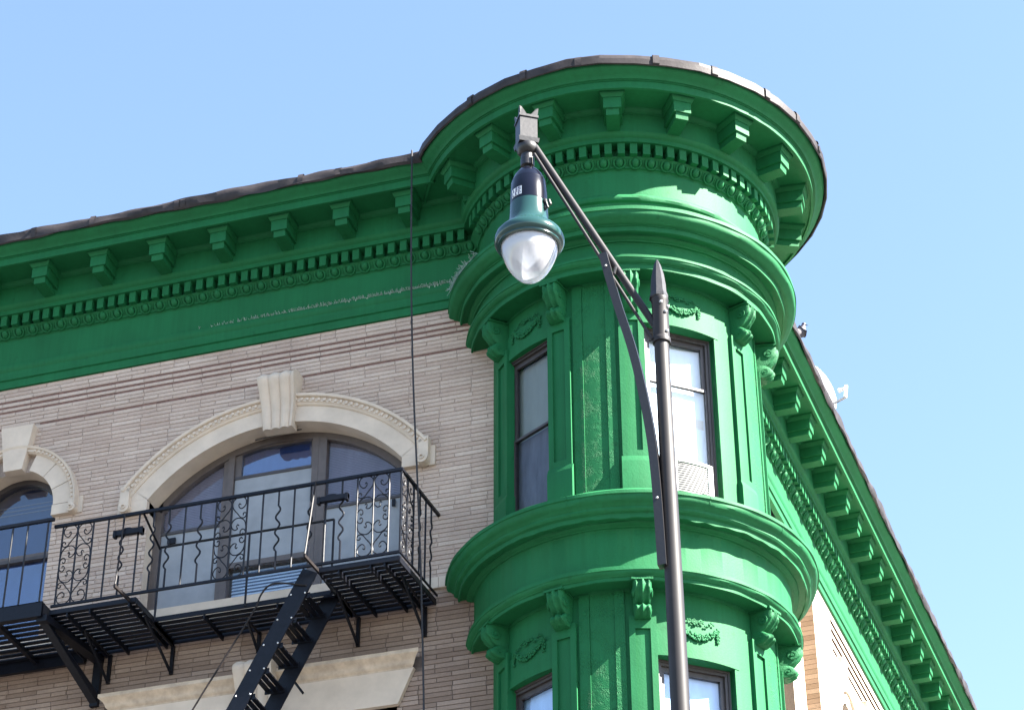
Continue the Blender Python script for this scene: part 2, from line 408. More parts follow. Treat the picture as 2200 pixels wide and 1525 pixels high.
# big arch: voussoir band, hood, beads, springers, keystone
def arch_band(cx, cz, r0, r1, a0, a1, y0, y1, n):
    m_ = MB(); rows_ = []
    for i in range(n + 1):
        a = radians(a0 + (a1 - a0) * i / n); c_, s_ = cos(a), sin(a)
        rows_.append([(cx + r0 * c_, y1, cz + r0 * s_), (cx + r0 * c_, y0, cz + r0 * s_), (cx + r1 * c_, y0, cz + r1 * s_), (cx + r1 * c_, y1, cz + r1 * s_)])
    k = len(m_.v); m_.grid(rows_, cv=True); m_.f.append((k, k + 1, k + 2, k + 3)); e = k + n * 4; m_.f.append((e + 3, e + 2, e + 1, e)); return m_
def arch_prof(cx, cz, prof, a0, a1, n, fn=None):
    m_ = MB(); rows_ = []
    for i in range(n + 1):
        a = radians(a0 + (a1 - a0) * i / n)
        rows_.append([(cx + r * cos(a), -o, cz + r * sin(a)) for r, o in prof])
    m_.grid(rows_); k = 0; m_.f.append(tuple(range(len(prof)))); m_.f.append(tuple(reversed(range(n * len(prof), (n + 1) * len(prof))))); return m_
arch = MB().build
ae = math.degrees(math.acos(1.545 / 1.925))
wa = arch_band(W1C, W1Z, W1R - .004, 1.83, 90 - aw, 90 + aw, -.055, .2, 30).build('window_arch', M_STONE, bld, smooth=35)
HOOD = [(1.815, .0), (1.815, .062), (1.822, .07), (1.83, .075), (1.842, .078), (1.842, .085), (1.893, .085), (1.893, .10), (1.90, .112), (1.925, .115), (1.93, .09), (1.93, -.01)]
arch_prof(W1C, W1Z, HOOD, ae, 180 - ae, 40).build('hood_mould', M_STONE, wa, smooth=30)
bead = MB(); bw = .0145
bead.hexa([(-bw, 0, -.019), (bw, 0, -.019), (bw, 0, .019), (-bw, 0, .019), (-bw * .8, -.016, -.015), (bw * .8, -.016, -.015), (bw * .8, -.016, .015), (-bw * .8, -.016, .015)])
bme = bead.mesh('bead', M_STONE, centre=False)
nb = 58
for i in range(nb):
    a = ae + 1.2 + (180 - 2 * ae - 2.4) * i / (nb - 1)
    if 84 < a < 96: continue
    o = link('bead', bme, wa, at=(W1C + 1.868 * cos(radians(a)), -.084, W1Z + 1.868 * sin(radians(a))))
    o.rotation_euler = (0, -(radians(a) - pi / 2), 0)
def volute(cx, cz, s=1, r=.055, y0=.12):
    m_ = MB()
    m_.lathe([(0, 0), (r * .3, 0), (r * .3, -.012), (r * .45, -.012), (r * .45, 0), (r, 0), (r, .10), (0, .10)], 0, 0, n=18)
    v = [(cx + p[0], -y0 + p[2] - .0, cz + p[1]) for p in m_.v]; q = MB(); q.add(v, m_.f); return q
for sgn in (-1, 1):
    xj = W1C + sgn * W1H; xo = W1C + sgn * 1.52
    s_ = MB().box(min(xj, xo), max(xj, xo), -.055, .2, 13.125, W1S)
    q_ = [(1.285, W1S + .001), (1.52, W1S + .001), (1.548, 13.375), (1.50, 13.44), (1.4265, 13.359)]; q_ = q_ if sgn > 0 else q_[::-1]
    k_ = len(s_.v); s_.add([(W1C + sgn * a_, -.055, b_) for a_, b_ in q_] + [(W1C + sgn * a_, .1, b_) for a_, b_ in q_], [(0, 1, 2, 3, 4)] + [(i_, (i_ + 1) % 5, 5 + (i_ + 1) % 5, 5 + i_) for i_ in range(5)])
    s_.build('springer', M_STONE, wa)
    MB().box(*sorted((W1C + sgn * 1.46, W1C + sgn * 1.555)), -.10, .0, 13.17, 13.40).build('hood_stop', M_STONE, wa)
    volute(W1C + sgn * 1.50, 13.165).build('volute', M_STONE, wa, smooth=40)
    MB().box(*sorted((W1C + sgn * 1.535, W1C + sgn * 1.60)), -.03, .0, 13.12, 13.33).build('hood_back', M_STONE, wa)
def keystone(cx, zb, zt, wb, wt, ob, ot, flutes=True):
    m_ = MB(); nx = 42; nz = 18; rows_ = []
    for j in range(nz + 1):
        t = j / nz; z = zb + (zt - zb) * t; hw = (wb + (wt - wb) * t) / 2
        o_ = ob + (ot - ob) * (t ** 1.6) + (.03 * sin(pi * t) if flutes else 0) * 0
        if flutes:
            o_ = ob + .005 + .05 * t + (ot - ob - .05) * max(0, min(1, (t - .35) / .5)) ** 1.5 if t < .92 else ot - (t - .92) / .08 * .05
        row = [(cx - hw, .02, z)]
        for i in range(nx + 1):
            u = -1 + 2 * i / nx
            rp = .026 * (abs(sin(3.5 * pi * (u + 1) / 2 + .0)) ** .8) if flutes and abs(u) < .97 else 0
            row.append((cx + hw * u, -(o_ + rp), z))
        row.append((cx + hw, .02, z)); rows_.append(row)
    m_.grid(rows_); n_ = nx + 3
    m_.f.append(tuple(range(n_))); m_.f.append(tuple(reversed(range(nz * n_, (nz + 1) * n_)))); return m_
keystone(-7.615, 13.775, 14.365, .305, .405, .075, .20).build('keystone', M_STONE, wa, smooth=35)

# small round arch on the far left
w2a = arch_band(W2C, W2Z, W2R - .004, .675, 0, 180, -.05, .2, 30)
w2 = MB().box(W2C - .70, W2C + .70, .19, .2, 13.9, 13.92).build('window_arch', M_STONE, bld)
for k, (a, b) in enumerate([(0, 22), (22, 46), (46, 70), (110, 134), (134, 158), (158, 180)]):
    arch_band(W2C, W2Z, W2R - .004, .665, a + .35, b - .35, -.05, .2, 6).build('voussoir', M_STONE, w2, smooth=35)
arch_prof(W2C, W2Z, [(.655, .0), (.655, .056), (.662, .064), (.668, .07), (.668, .076), (.70, .076), (.70, .09), (.722, .10), (.726, .08), (.726, -.01)], -4, 184, 40).build('hood_mould', M_STONE, w2, smooth=30)
for i in range(44):
    a = 0 + 180 * i / 43
    if 74 < a < 106: continue
    o = link('bead', bme, w2, at=(W2C + .684 * cos(radians(a)), -.075, W2Z + .684 * sin(radians(a)))); o.rotation_euler = (0, -(radians(a) - pi / 2), 0); o.scale = (.9, .8, .72)
for sgn in (-1, 1):
    MB().box(*sorted((W2C + sgn * .462, W2C + sgn * .66)), -.05, .2, 13.255, 13.368).build('springer', M_STONE, w2)
    MB().box(*sorted((W2C + sgn * .655, W2C + sgn * .72)), -.09, 0, 13.285, 13.372).build('hood_stop', M_STONE, w2)
    volute(W2C + sgn * .69, 13.285, r=.045, y0=.10).build('volute', M_STONE, w2, smooth=40)
    MB().box(*sorted((W2C + sgn * .70, W2C + sgn * .775)), -.022, 0, 13.255, 13.44).build('hood_back', M_STONE, w2)
keystone(-10.41, 13.825, 14.33, .20, .355, .085, .10, False).build('keystone', M_STONE, w2)

# lower splayed lintel with keystone
lt = MB(); f0 = [(-9.12, 11.052), (-8.98, 10.72), (-6.34, 10.72), (-6.20, 11.052)]
lt.hexa([(f0[0][0], -.05, f0[0][1]), (f0[1][0], -.05, f0[1][1]), (f0[2][0], -.05, f0[2][1]), (f0[3][0], -.05, f0[3][1])] + [(x, .2, z) for x, z in f0])
lin = lt.build('window_lintel', M_STONE, bld)
cp = [(.05, 11.045), (.055, 11.06), (.075, 11.075), (.082, 11.09), (.085, 11.10), (.10, 11.125), (.135, 11.15), (.14, 11.155), (.14, 11.19), (.0, 11.2)]
m_ = MB(); rows_ = [[(x - sg * (.14 - o) * .9, -o, z) for o, z in cp] for x, sg in ((-9.19, -1), (-6.13, 1))]; m_.grid(rows_)
m_.f.append(tuple(range(len(cp)))); m_.f.append(tuple(reversed(range(len(cp), 2 * len(cp))))); m_.build('drip_moulding', M_STONED, lin, smooth=30)
keystone(-7.66, 10.715, 11.285, .33, .40, .09, .21).build('keystone', M_STONE, lin, smooth=35)

# ------------------------------------------------------------------ windows of the left facade
def rect(x0, x1, y0, y1, z0, z1): return MB().box(x0, x1, y0, y1, z0, z1)
def frame_rect(m_, x0, x1, z0, z1, wdt, y0, y1):
    m_.box(x0, x0 + wdt, y0, y1, z0, z1); m_.box(x1 - wdt, x1, y0, y1, z0, z1); m_.box(x0 + wdt, x1 - wdt, y0, y1, z1 - wdt, z1); m_.box(x0 + wdt, x1 - wdt, y0, y1, z0, z0 + wdt)
def arcz(x, pad=0): return W1Z + sqrt(max(0, (W1R - pad) ** 2 - (x - W1C) ** 2))
def poly_pane(x0, x1, z0, y, pad, n=14):
    pts = [(x0, z0), (x1, z0)] + [(x1 + (x0 - x1) * i / n, arcz(x1 + (x0 - x1) * i / n, pad)) for i in range(n + 1)]
    m_ = MB(); m_.add([(x, y, z) for x, z in pts], [tuple(range(len(pts)))]); return m_
win1 = MB()
win1 = arch_band(W1C, W1Z, W1R - .075, W1R - .003, 90 - aw, 90 + aw, .15, .22, 28).build('window', M_FRAME, bld)
fr = lambda m_, n_='frame', M=M_FRAME: m_.build(n_, M, win1)
for x0, x1 in ((-8.255, -8.205), (-8.203, -8.14), (-7.34, -7.277), (-7.275, -7.195)):
    fr(rect(x0, x1, .145 if x1 - x0 > .055 else .16, .23, BELT1, arcz((x0 + x1) / 2, .06)), 'mullion')
fr(rect(W1C - W1H, W1C - W1H + .07, .15, .22, BELT1, 13.33)); fr(rect(W1C + W1H - .05, W1C + W1H, .15, .22, BELT1, 13.30))
fr(rect(W1C - W1H + .01, W1C + W1H - .01, -.06, .24, BELT1 + .002, BELT1 + .10), 'sill', M_STONE)
# centre lights
fr(rect(-8.14, -7.34, .165, .22, 13.445, 13.475), 'meeting_rail', M_FRAMED)
fr(rect(-8.14, -7.34, .165, .22, 12.475, 12.53), 'bottom_rail')
fr(rect(-8.14, -8.075, .17, .22, 13.475, 13.80)); fr(rect(-7.36, -7.34, .17, .22, 13.475, 13.80))
fr(rect(-8.14, -7.34, .17, .22, 13.765, 13.86), 'head')
def pane(m_, M=M_GLASS): return m_.build('pane', M, win1)
pane(rect(-8.08, -7.35, .19, .194, 13.475, 13.77), M_GLASSB)
rect(-8.08, -7.35, .24, .245, 13.47, 13.80).build('blind', M_DARKROOM if False else curtain('dusky_blue_shade', (.075, .09, .16)), win1)
pane(rect(-8.135, -7.345, .175, .179, 12.53, 13.445), M_FROST)
pane(rect(-8.135, -7.345, .215, .219, BELT1 + .04, 12.475))
bl = MB()
for i in range(16): 
    z = BELT1 + .05 + i * .034; bl.add([(-8.13, .25, z), (-7.345, .25, z), (-7.345, .275, z + .032), (-8.13, .275, z + .032)], [(0, 1, 2, 3)])
bl.build('venetian_blind', curtain('white_slat_blind', (.55, .58, .62), vary=.06), win1)
rect(-8.14, -7.34, .30, .305, BELT1, 12.5).build('backing', M_DARKROOM, win1)
# side lights
for x0, x1 in ((W1C - W1H + .065, -8.255), (-7.195, W1C + W1H - .045)):
    fr(rect(x0, x1, .165, .215, 12.955, 12.985), 'meeting_rail', M_FRAMED)
    p_ = poly_pane(x0, x1, 12.985, .19, .07); pane(p_)
    b_ = poly_pane(x0, x1, 12.985, .235, .03); b_.build('backing', M_BLIND, win1)
    sl = MB(); z = 12.99
    while z < 13.8:
        xa = [x for x in (x0, x1) if arcz(x, .04) > z]
        a, b = x0, x1
        if len(xa) < 2:
            h = sqrt(max(0, (W1R - .05) ** 2 - (z - W1Z) ** 2)); a, b = max(x0, W1C - h), min(x1, W1C + h)
        if b - a > .05: sl.add([(a, .205, z), (b, .205, z), (b, .222, z + .0165), (a, .222, z + .0165)], [(0, 1, 2, 3)])
        z += .0185
    sl.build('venetian_blind', M_BLIND, win1)
    pane(rect(x0, x1, .178, .182, BELT1 + .04, 12.955), M_FROST)
MB().tube([(-7.92, .10, 13.815), (-7.44, .09, 13.845)], .008).build('curtain_rod', M_FRAMED, win1)
MB().box(-6.52, -6.49, .145, .165, 12.86, 12.93).build('sash_lock', M_IRON, win1); MB().box(-8.78, -8.70, .145, .165, 12.84, 12.90).build('sash_lock', M_IRON, win1)
win2 = arch_band(W2C, W2Z, W2R - .055, W2R - .003, 0, 180, .15, .22, 24).build('window', M_FRAMED, bld)
rect(W2C - .46, W2C - .41, .15, .22, BELT1, 13.38).build('frame', M_FRAMED, win2); rect(W2C + .425, W2C + .46, .15, .22, BELT1, 13.38).build('frame', M_FRAMED, win2)
rect(W2C - .44, W2C + .44, .13, .2, 12.90, 12.935).build('meeting_rail', M_FRAMED, win2); rect(W2C - .44, W2C + .44, .15, .21, 12.936, 12.98).build('meeting_rail', M_FRAME, win2)
q = [(W2C - .43, 12.97), (W2C + .43, 12.97)] + arc(W2C, W2Z, .43, 0, 180, 20)
m_ = MB(); m_.add([(x, .19, z) for x, z in q], [tuple(range(len(q)))]); m_.build('pane', M_GLASSB, win2)
rect(W2C - .43, W2C + .43, .175, .178, BELT1, 12.91).build('pane', M_GLASSB, win2)
rect(W2C - .5, W2C + .5, .32, .33, BELT1, 13.9).build('backing', M_DARKROOM, win2)
m_ = MB()
for z, y in ((13.60, .24), (13.56, .245), (13.52, .25)): m_.box(W2C - .43, W2C + .43, y, y + .01, z, z + .012)
m_.build('blind_edge', M_FRAME, win2)
win3 = MB(); frame_rect(win3, -8.95, -6.36, 8.9, 10.72, .07, .12, .2); win3 = win3.build('window', M_FRAMED, bld)
rect(-8.9, -6.42, .16, .164, 8.95, 10.66).build('pane', M_GLASS, win3); rect(-8.9, -6.42, .3, .305, 8.95, 10.7).build('backing', M_DARKROOM, win3)

# ------------------------------------------------------------------ cornice: one profile on three stretches
CP = [(-.2, 16.29), (.655, 16.29), (.672, 16.235), (.668, 16.21), (.655, 16.19), (.632, 16.17), (.605, 16.152), (.588, 16.136), (.58, 16.120), (.564, 16.118), (.564, 16.110), (.553, 16.108),
      (.552, 16.028), (.527, 16.026), (.523, 16.053), (.25, 16.055), (.245, 16.042), (.232, 16.030), (.214, 16.022), (.212, 16.012), (.200, 16.010), (.200, 15.800),
      (.196, 15.795), (.191, 15.780), (.179, 15.766), (.165, 15.760), (.160, 15.755), (.160, 15.709), (.03, 15.707), (.03, 15.594), (.088, 15.592), (.078, 15.580), (.056, 15.552), (.034, 15.529), (.024, 15.514),
      (.023, 15.502), (.008, 15.498), (.0, 15.488), (.0, 15.20)]
ARCHI = [(.0, 15.158), (.03, 15.156), (.055, 15.145), (.062, 15.118), (.056, 15.09), (.047, 15.066), (.044, 15.062), (.044, 14.968), (.036, 14.966), (.036, 14.963), (.028, 14.961), (.028, 14.873), (-.03, 14.872)]
FLASH = [(-.2, 16.325), (.64, 16.328), (.680, 16.320), (.698, 16.300), (.704, 16.262), (.700, 16.206), (.688, 16.196), (.676, 16.210)]
def wob(x, k=1.0): return .006 * sin(x * 3.1) + .005 * sin(x * 7.7 + 1) + .004 * sin(x * 15.3 + 2)
def sweep(prof, f, s0, endf, n, dz=0, wobble=0, bulge=None):
    m_ = MB(); rows_ = []
    for i in range(n + 1):
        row = []
        for j, (o, z) in enumerate(prof):
            e = endf(o); s = s0 + (e - s0) * i / n
            wz = wobble * wob(s * .8 + j * .35) if wobble else 0
            row.append(f(s, o + (wz if j > 1 else 0), z + dz + wz * 1.6))
        rows_.append(row)
    m_.grid(rows_); return m_
cl = sweep(CP + ARCHI, LF, -14, lend, 40, -.003).build('cornice', M_GREEN, bld, smooth=28)
def rag(a, j, js, amp): return amp * (sin(a * 31) * sin(a * 17 + 1) + .6 * sin(a * 53 + 2) * max(0, sin(a * 7 + .5))) * (.35 if a < -1.35 else 1) if j in js else 0
ct = MB().lathe([(RT + o, z) for o, z in CP], TX, TY, A0, A1, 240, zfn=lambda a, j: rag(a, j, (12, 13), .0035)).build('turret_cornice', M_GREEN, bld, smooth=28)
cr = sweep(CP + ARCHI, RF, 22, rend, 60, -.004).build('cornice', M_GREEN, bld, smooth=28)
def flash_fn(a, j): return (wob(a * 3 + j * .3) * .55 + .014 * (abs(((a * 180 / pi) / 15) % 1 - .5) - .25)) * (1 if j > 0 else 0)
fl = sweep(FLASH, LF, -14, lambda o: lend(o) , 220, .0, .7).build('roof_flashing', M_MEMB, bld, smooth=40)
rj = random.Random(21); FJ = [(rj.uniform(-.004, .010), rj.uniform(-.008, .007)) for _ in range(80)]
def fseg(a, j): k = int(round((math.degrees(a) - A0) / 242 * 28)); return FJ[k % 80][0] * (1 if j > 0 else 0) + .003 * sin(j * 2.1 + k)
flt = MB().lathe([(RT + o, z + .002) for o, z in FLASH], TX, TY, A0, A1, 28, fn=fseg, zfn=lambda a, j: FJ[int(round((math.degrees(a) - A0) / 242 * 28)) % 80][1] + (.006 * sin(a * 40 + j) if j > 4 else 0)).build('roof_flashing', M_MEMB, bld, smooth=12)
for k in (-118, -101, -86, -66, -50, -33, -20, -6):
    MB().lathe([(RT + o + .010, z + .004) for o, z in FLASH[1:]], TX, TY, k, k + 1.7, 2).build('membrane_seam', M_MEMB, flt, smooth=40)
sweep(FLASH, RF, 22, rend, 300, .001, .9).build('roof_flashing', M_MEMB, bld, smooth=40)
for x in (-10.2, -9.55, -8.62, -8.55, -7.3, -6.9):        # lapped seams in the membrane
    sweep([(o + .006, z + .003) for o, z in FLASH[1:]], LF, x, lambda o, x=x: x + .055, 2, 0, .7).build('membrane_seam', M_MEMB, fl, smooth=40)
rf = MB(); rf.add([(-14, 12, 16.31), (-14, -.15, 16.31), (-5.4, -.15, 16.31), P(1.5, -100, 16.31), P(1.6, -47, 16.31), P(1.5, 10, 16.31), RF(1.2, .15, 16.31), RF(22, .15, 16.31), (-8, 22, 16.31)], [tuple(range(9))])
rf.build('roof', M_ROOF, bld)
# brackets
bk = MB()
def tb(m_, w0, o0, z0, w1, o1, z1, ob=.19): m_.hexa([(-w0, -ob, z0), (w0, -ob, z0), (w0, -o0, z0), (-w0, -o0, z0), (-w1, -ob, z1), (w1, -ob, z1), (w1, -o1, z1), (-w1, -o1, z1)])
tb(bk, .115, .500, 16.034, .118, .503, 16.053)
tb(bk, .090, .472, 15.996, .113, .498, 16.033)
tb(bk, .084, .462, 15.876, .084, .464, 15.995)
tb(bk, .062, .436, 15.808, .060, .446, 15.875)
bkm = bk.mesh('bracket', M_GREEN, centre=False)
for k in range(-3, 8): link('bracket', bkm, cl, at=(-10.307 + .115 + .6555 * k + random.uniform(-.008, .008), random.uniform(-.003, .004), -.003), rz=random.uniform(-.012, .012))
for k in range(-3, 8):
    a = -76.8 + 20.5 * k
    if -140 < a < 60: link('bracket', bkm, ct, at=P(RT + random.uniform(-.004, .003), a + random.uniform(-.2, .2), random.uniform(-.001, 0)), rz=radians(a + 90 + random.uniform(-.8, .8)))
for k in range(-3, 28): 
    s = 4.28 + .58 * k
    if s > rend(.3) + .25: link('bracket', bkm, cr, at=RF(s + random.uniform(-.008, .008), random.uniform(-.004, .003), -.004), rz=TH_R + random.uniform(-.012, .012))
dm = MB().hexa([(-.034, -.028, 15.588), (.034, -.028, 15.588), (.034, -.138, 15.588), (-.034, -.138, 15.588), (-.034, -.028, 15.7085), (.034, -.028, 15.7085), (.034, -.140, 15.7085), (-.034, -.140, 15.7085)]).mesh('dentil', M_GREEN, centre=False)
x = -11.2
while x < lend(.15) - .05: link('dentil', dm, cl, at=(x + random.uniform(-.008, .008), random.uniform(-.002, .003), -.003), rz=random.uniform(-.03, .03)); x += .1205
for k in range(-20, 33):
    a = -71.12 + 1.2 + 4.52 * k
    if -150 < a < 62: link('dentil', dm, ct, at=P(RT + random.uniform(-.003, .002), a + random.uniform(-.3, .3), 0), rz=radians(a + 90 + random.uniform(-1.6, 1.6)))
s = rend(.15) + .06
while s < 13.2: link('dentil', dm, cr, at=RF(s, 0, -.004), rz=TH_R); s += .1205
eg = MB()
rot = Matrix.Rotation(radians(38), 3, 'X')
eg.ell((0, -.050, 15.545), .036, .032, .048, 10, 7, rot)
pts = [(.050 * sin(t), -.082 - .036 * cos(t) * 0, 15.533 - .0) for t in (0,)]
arcp = [Vector((.053 * sin(radians(t)), 0, -.056 * cos(radians(t)))) for t in range(-125, 126, 25)]
eg.tube([Vector((0, -.054, 15.545)) + rot @ Vector((p.x, -.004, p.z)) for p in arcp], .0105, 6)
eg.tube([Vector((.078, -.066, 15.572)), Vector((.078, -.032, 15.520))], [.011, .003], 5)
egm = eg.mesh('egg', M_GREEN, smooth=50, centre=False)
x = -11.2
while x < lend(.06) - .05: link('egg', egm, cl, at=(x, 0, -.003)); x += .157
for k in range(-14, 24):
    a = -75.09 + 5.95 * k
    if -150 < a < 62: link('egg', egm, ct, at=P(RT, a, 0), rz=radians(a + 90))
s = rend(.06) + .08
while s < 13: link('egg', egm, cr, at=RF(s, 0, -.004), rz=TH_R); s += .157

# ------------------------------------------------------------------ turret ledges
UP = [(1.382, 15.20), (1.395, 15.192), (1.418, 15.182), (1.432, 15.160), (1.434, 15.135), (1.424, 15.112), (1.402, 15.098), (1.398, 15.085), (1.398, 15.02), (1.66, 14.862), (1.676, 14.852), (1.678, 14.812), (1.668, 14.806), (1.666, 14.795), (1.664, 14.775), (1.655, 14.755), (1.640, 14.742), (1.622, 14.733), (1.610, 14.722), (1.590, 14.712), (1.574, 14.71), (1.574, 14.702), (1.562, 14.70), (1.558, 14.652), (1.540, 14.650), (1.538, 14.660), (1.485, 14.662), (1.482, 14.650), (1.466, 14.635), (1.448, 14.626), (1.444, 14.615), (1.425, 14.612), (1.423, 14.602), (1.420, 14.60),
      (1.420, 14.462), (1.49, 14.432), (1.503, 14.428), (1.503, 14.402), (1.495, 14.399), (1.492, 14.385), (1.478, 14.370), (1.466, 14.362), (1.456, 14.360), (1.456, 14.352), (1.450, 14.350), (1.449, 14.305), (1.43, 14.304), (1.428, 14.315), (1.255, 14.325), (1.25, 14.30), (1.2, 14.30)]
LO = [(1.20, 12.105), (1.30, 12.085), (1.62, 11.875), (1.655, 11.858), (1.664, 11.852), (1.664, 11.822), (1.652, 11.817), (1.650, 11.805), (1.646, 11.786), (1.634, 11.769), (1.618, 11.760), (1.606, 11.752), (1.601, 11.745), (1.590, 11.735), (1.590, 11.715), (1.578, 11.700), (1.562, 11.694), (1.552, 11.690), (1.548, 11.650), (1.532, 11.648), (1.53, 11.658), (1.475, 11.660), (1.472, 11.650), (1.455, 11.638), (1.436, 11.632), (1.430, 11.625), (1.414, 11.622), (1.410, 11.615),
      (1.408, 11.262), (1.465, 11.235), (1.480, 11.230), (1.481, 11.196), (1.474, 11.192), (1.470, 11.178), (1.458, 11.164), (1.446, 11.158), (1.440, 11.150), (1.432, 11.148), (1.430, 11.118), (1.41, 11.117), (1.408, 11.128), (1.255, 11.135), (1.25, 11.11), (1.2, 11.11)]
def ledge_fn(seed):
    def f_(a, j):
        return .0025 * sin(a * 9 + j * .4 + seed) + .002 * sin(a * 23 + j + seed)
    return f_
lu = MB().lathe(UP, TX, TY, A0, A1, 150, fn=ledge_fn(1)).build('turret_ledge', M_GREEN, bld, smooth=28)
LOJ = [i for i, p_ in enumerate(LO) if p_ in ((1.548, 11.650), (1.532, 11.648))]
ll = MB().lathe(LO, TX, TY, A0, A1, 260, fn=ledge_fn(5), zfn=lambda a, j: rag(a + .3, j, LOJ, .009)).build('turret_ledge', M_GREEN, bld, smooth=28)

for k in (-112, -62, -31, -14, 3):
    MB().lathe([(RT + o + .0022, z) for o, z in CP[2:10]], TX, TY, k, k + .32, 1).build('sheet_joint', M_GREEN, ct, smooth=28)
for k in (-95, -52, -24): MB().lathe([(r_ + .002, z) for r_, z in LO[4:13]], TX, TY, k, k + .35, 1).build('sheet_joint', M_GREEN, ll, smooth=28)
# ------------------------------------------------------------------ turret storeys
def pbox(m_, a0, a1, r0, r1, z0, z1, n=None):
    n = n or max(2, int(abs(a1 - a0) / 2.5))
    m_.lathe([(r0, z0), (r1, z0), (r1, z1), (r0, z1), (r0, z0)], TX, TY, a0, a1, n)
    k = len(m_.v) - 5 * (n + 1); m_.f.append((k, k + 1, k + 2, k + 3)); e = k + 5 * n; m_.f.append((e + 3, e + 2, e + 1, e)); return m_
OPEN = [(-134.5, -108), (-67.5, -35.2), (15, 40)]
PIL = [-138, -103.3, -72.8, -20.4, 9.8]
RW = 1.245
def console(parent, a, zt, h):
    """S-shaped acanthus bracket carrying the ledge"""
    m_ = MB(); nx = 18; nz = 34; hw = .078
    prof = []
    for j in range(nz + 1):
        t = j / nz
        if t < .62: o_ = .190 - .108 * (t / .62) ** 1.8 + .018 * sin(pi * t / .62)
        else:
            k = (t - .62) / .38; o_ = .082 + .065 * sin(pi * min(1, k * 1.02)) ** .8
        prof.append((max(.02, o_), zt - h * t))
    rows_ = []
    for j, (o_, z) in enumerate(prof):
        t = j / nz; row = []
        ww = hw * (1 - .12 * t)
        for i in range(nx + 1):
            u = -1 + 2 * i / nx
            leaf = .009 * cos(u * pi * 2.5) + .006 * sin(t * 21 - abs(u) * 5.5) * abs(u) * (1 if .10 < t < .93 else .2) + .012 * max(0, 1 - abs(u) * 5)
            edge = -.028 * max(0, abs(u) - .72) / .28
            row.append((ww * u, -(o_ + leaf + edge), z))
        rows_.append([(-ww, .01, z)] + row + [(ww, .01, z)])
    m_.grid(rows_); n_ = nx + 3; m_.f.append(tuple(range(n_))); m_.f.append(tuple(reversed(range(nz * n_, (nz + 1) * n_))))
    for sx in (-1, 1):        # curled leaf edges and side scrolls
        q = MB().lathe([(.0, 0), (.045, 0), (.045, .012), (.03, .016), (.018, .01), (.012, .02), (0, .02)], 0, 0, n=12)
        m_.add([(sx * (hw - .008 + p[2]), -.115 + p[0], zt - .085 + p[1]) for p in q.v], q.f)
        m_.add([(sx * (hw * .88 - .008 + p[2] * .8), -.075 + p[0] * .8, zt - h * .82 + p[1] * .8) for p in q.v], q.f)
    m_.box(-.09, .09, -.200, .01, zt + .001, zt + .022)
    return m_
conm = {}
def garland():
    m_ = MB(); rr = random.Random(4)
    for k in range(30):
        u = -1 + 2 * k / 29; z = .085 * (u * u - 1); th = .024 * (1 - .5 * abs(u)) + .006
        for q in range(3):
            m_.ell((.165 * u + rr.uniform(-.006, .006), -.014 - rr.uniform(0, .016), z + rr.uniform(-th, th)), .013, .013, .012, 6, 4)
    for sx in (-1, 1):
        for k in range(10):
            for q in range(2): m_.ell((sx * .185 + rr.uniform(-.014, .014), -.010 - rr.uniform(0, .01), .03 - k * .014), .010, .011, .009, 6, 4)
    for k in range(16):
        t = k / 15 * 2 - 1
        m_.ell((.15 * t, -.008, .055 + .022 * sin(t * 9)), .012, .010, .010, 6, 4)
    m_.tube([(0, -.008, .06), (.03, -.012, .085), (.055, -.012, .07), (.03, -.012, .055), (0, -.008, .06), (-.03, -.012, .085), (-.055, -.012, .07), (-.03, -.012, .055), (0, -.008, .06)], .006, 5)
    v = []
    for (x, y, z) in m_.v:      # wrap round the drum
        a = x / RW; y *= .7; v.append(((RW - y) * sin(a), RW - (RW - y) * cos(a), z))
    m_.v = v; return m_
garm = garland().mesh('garland', M_LEAF, smooth=60, centre=False)
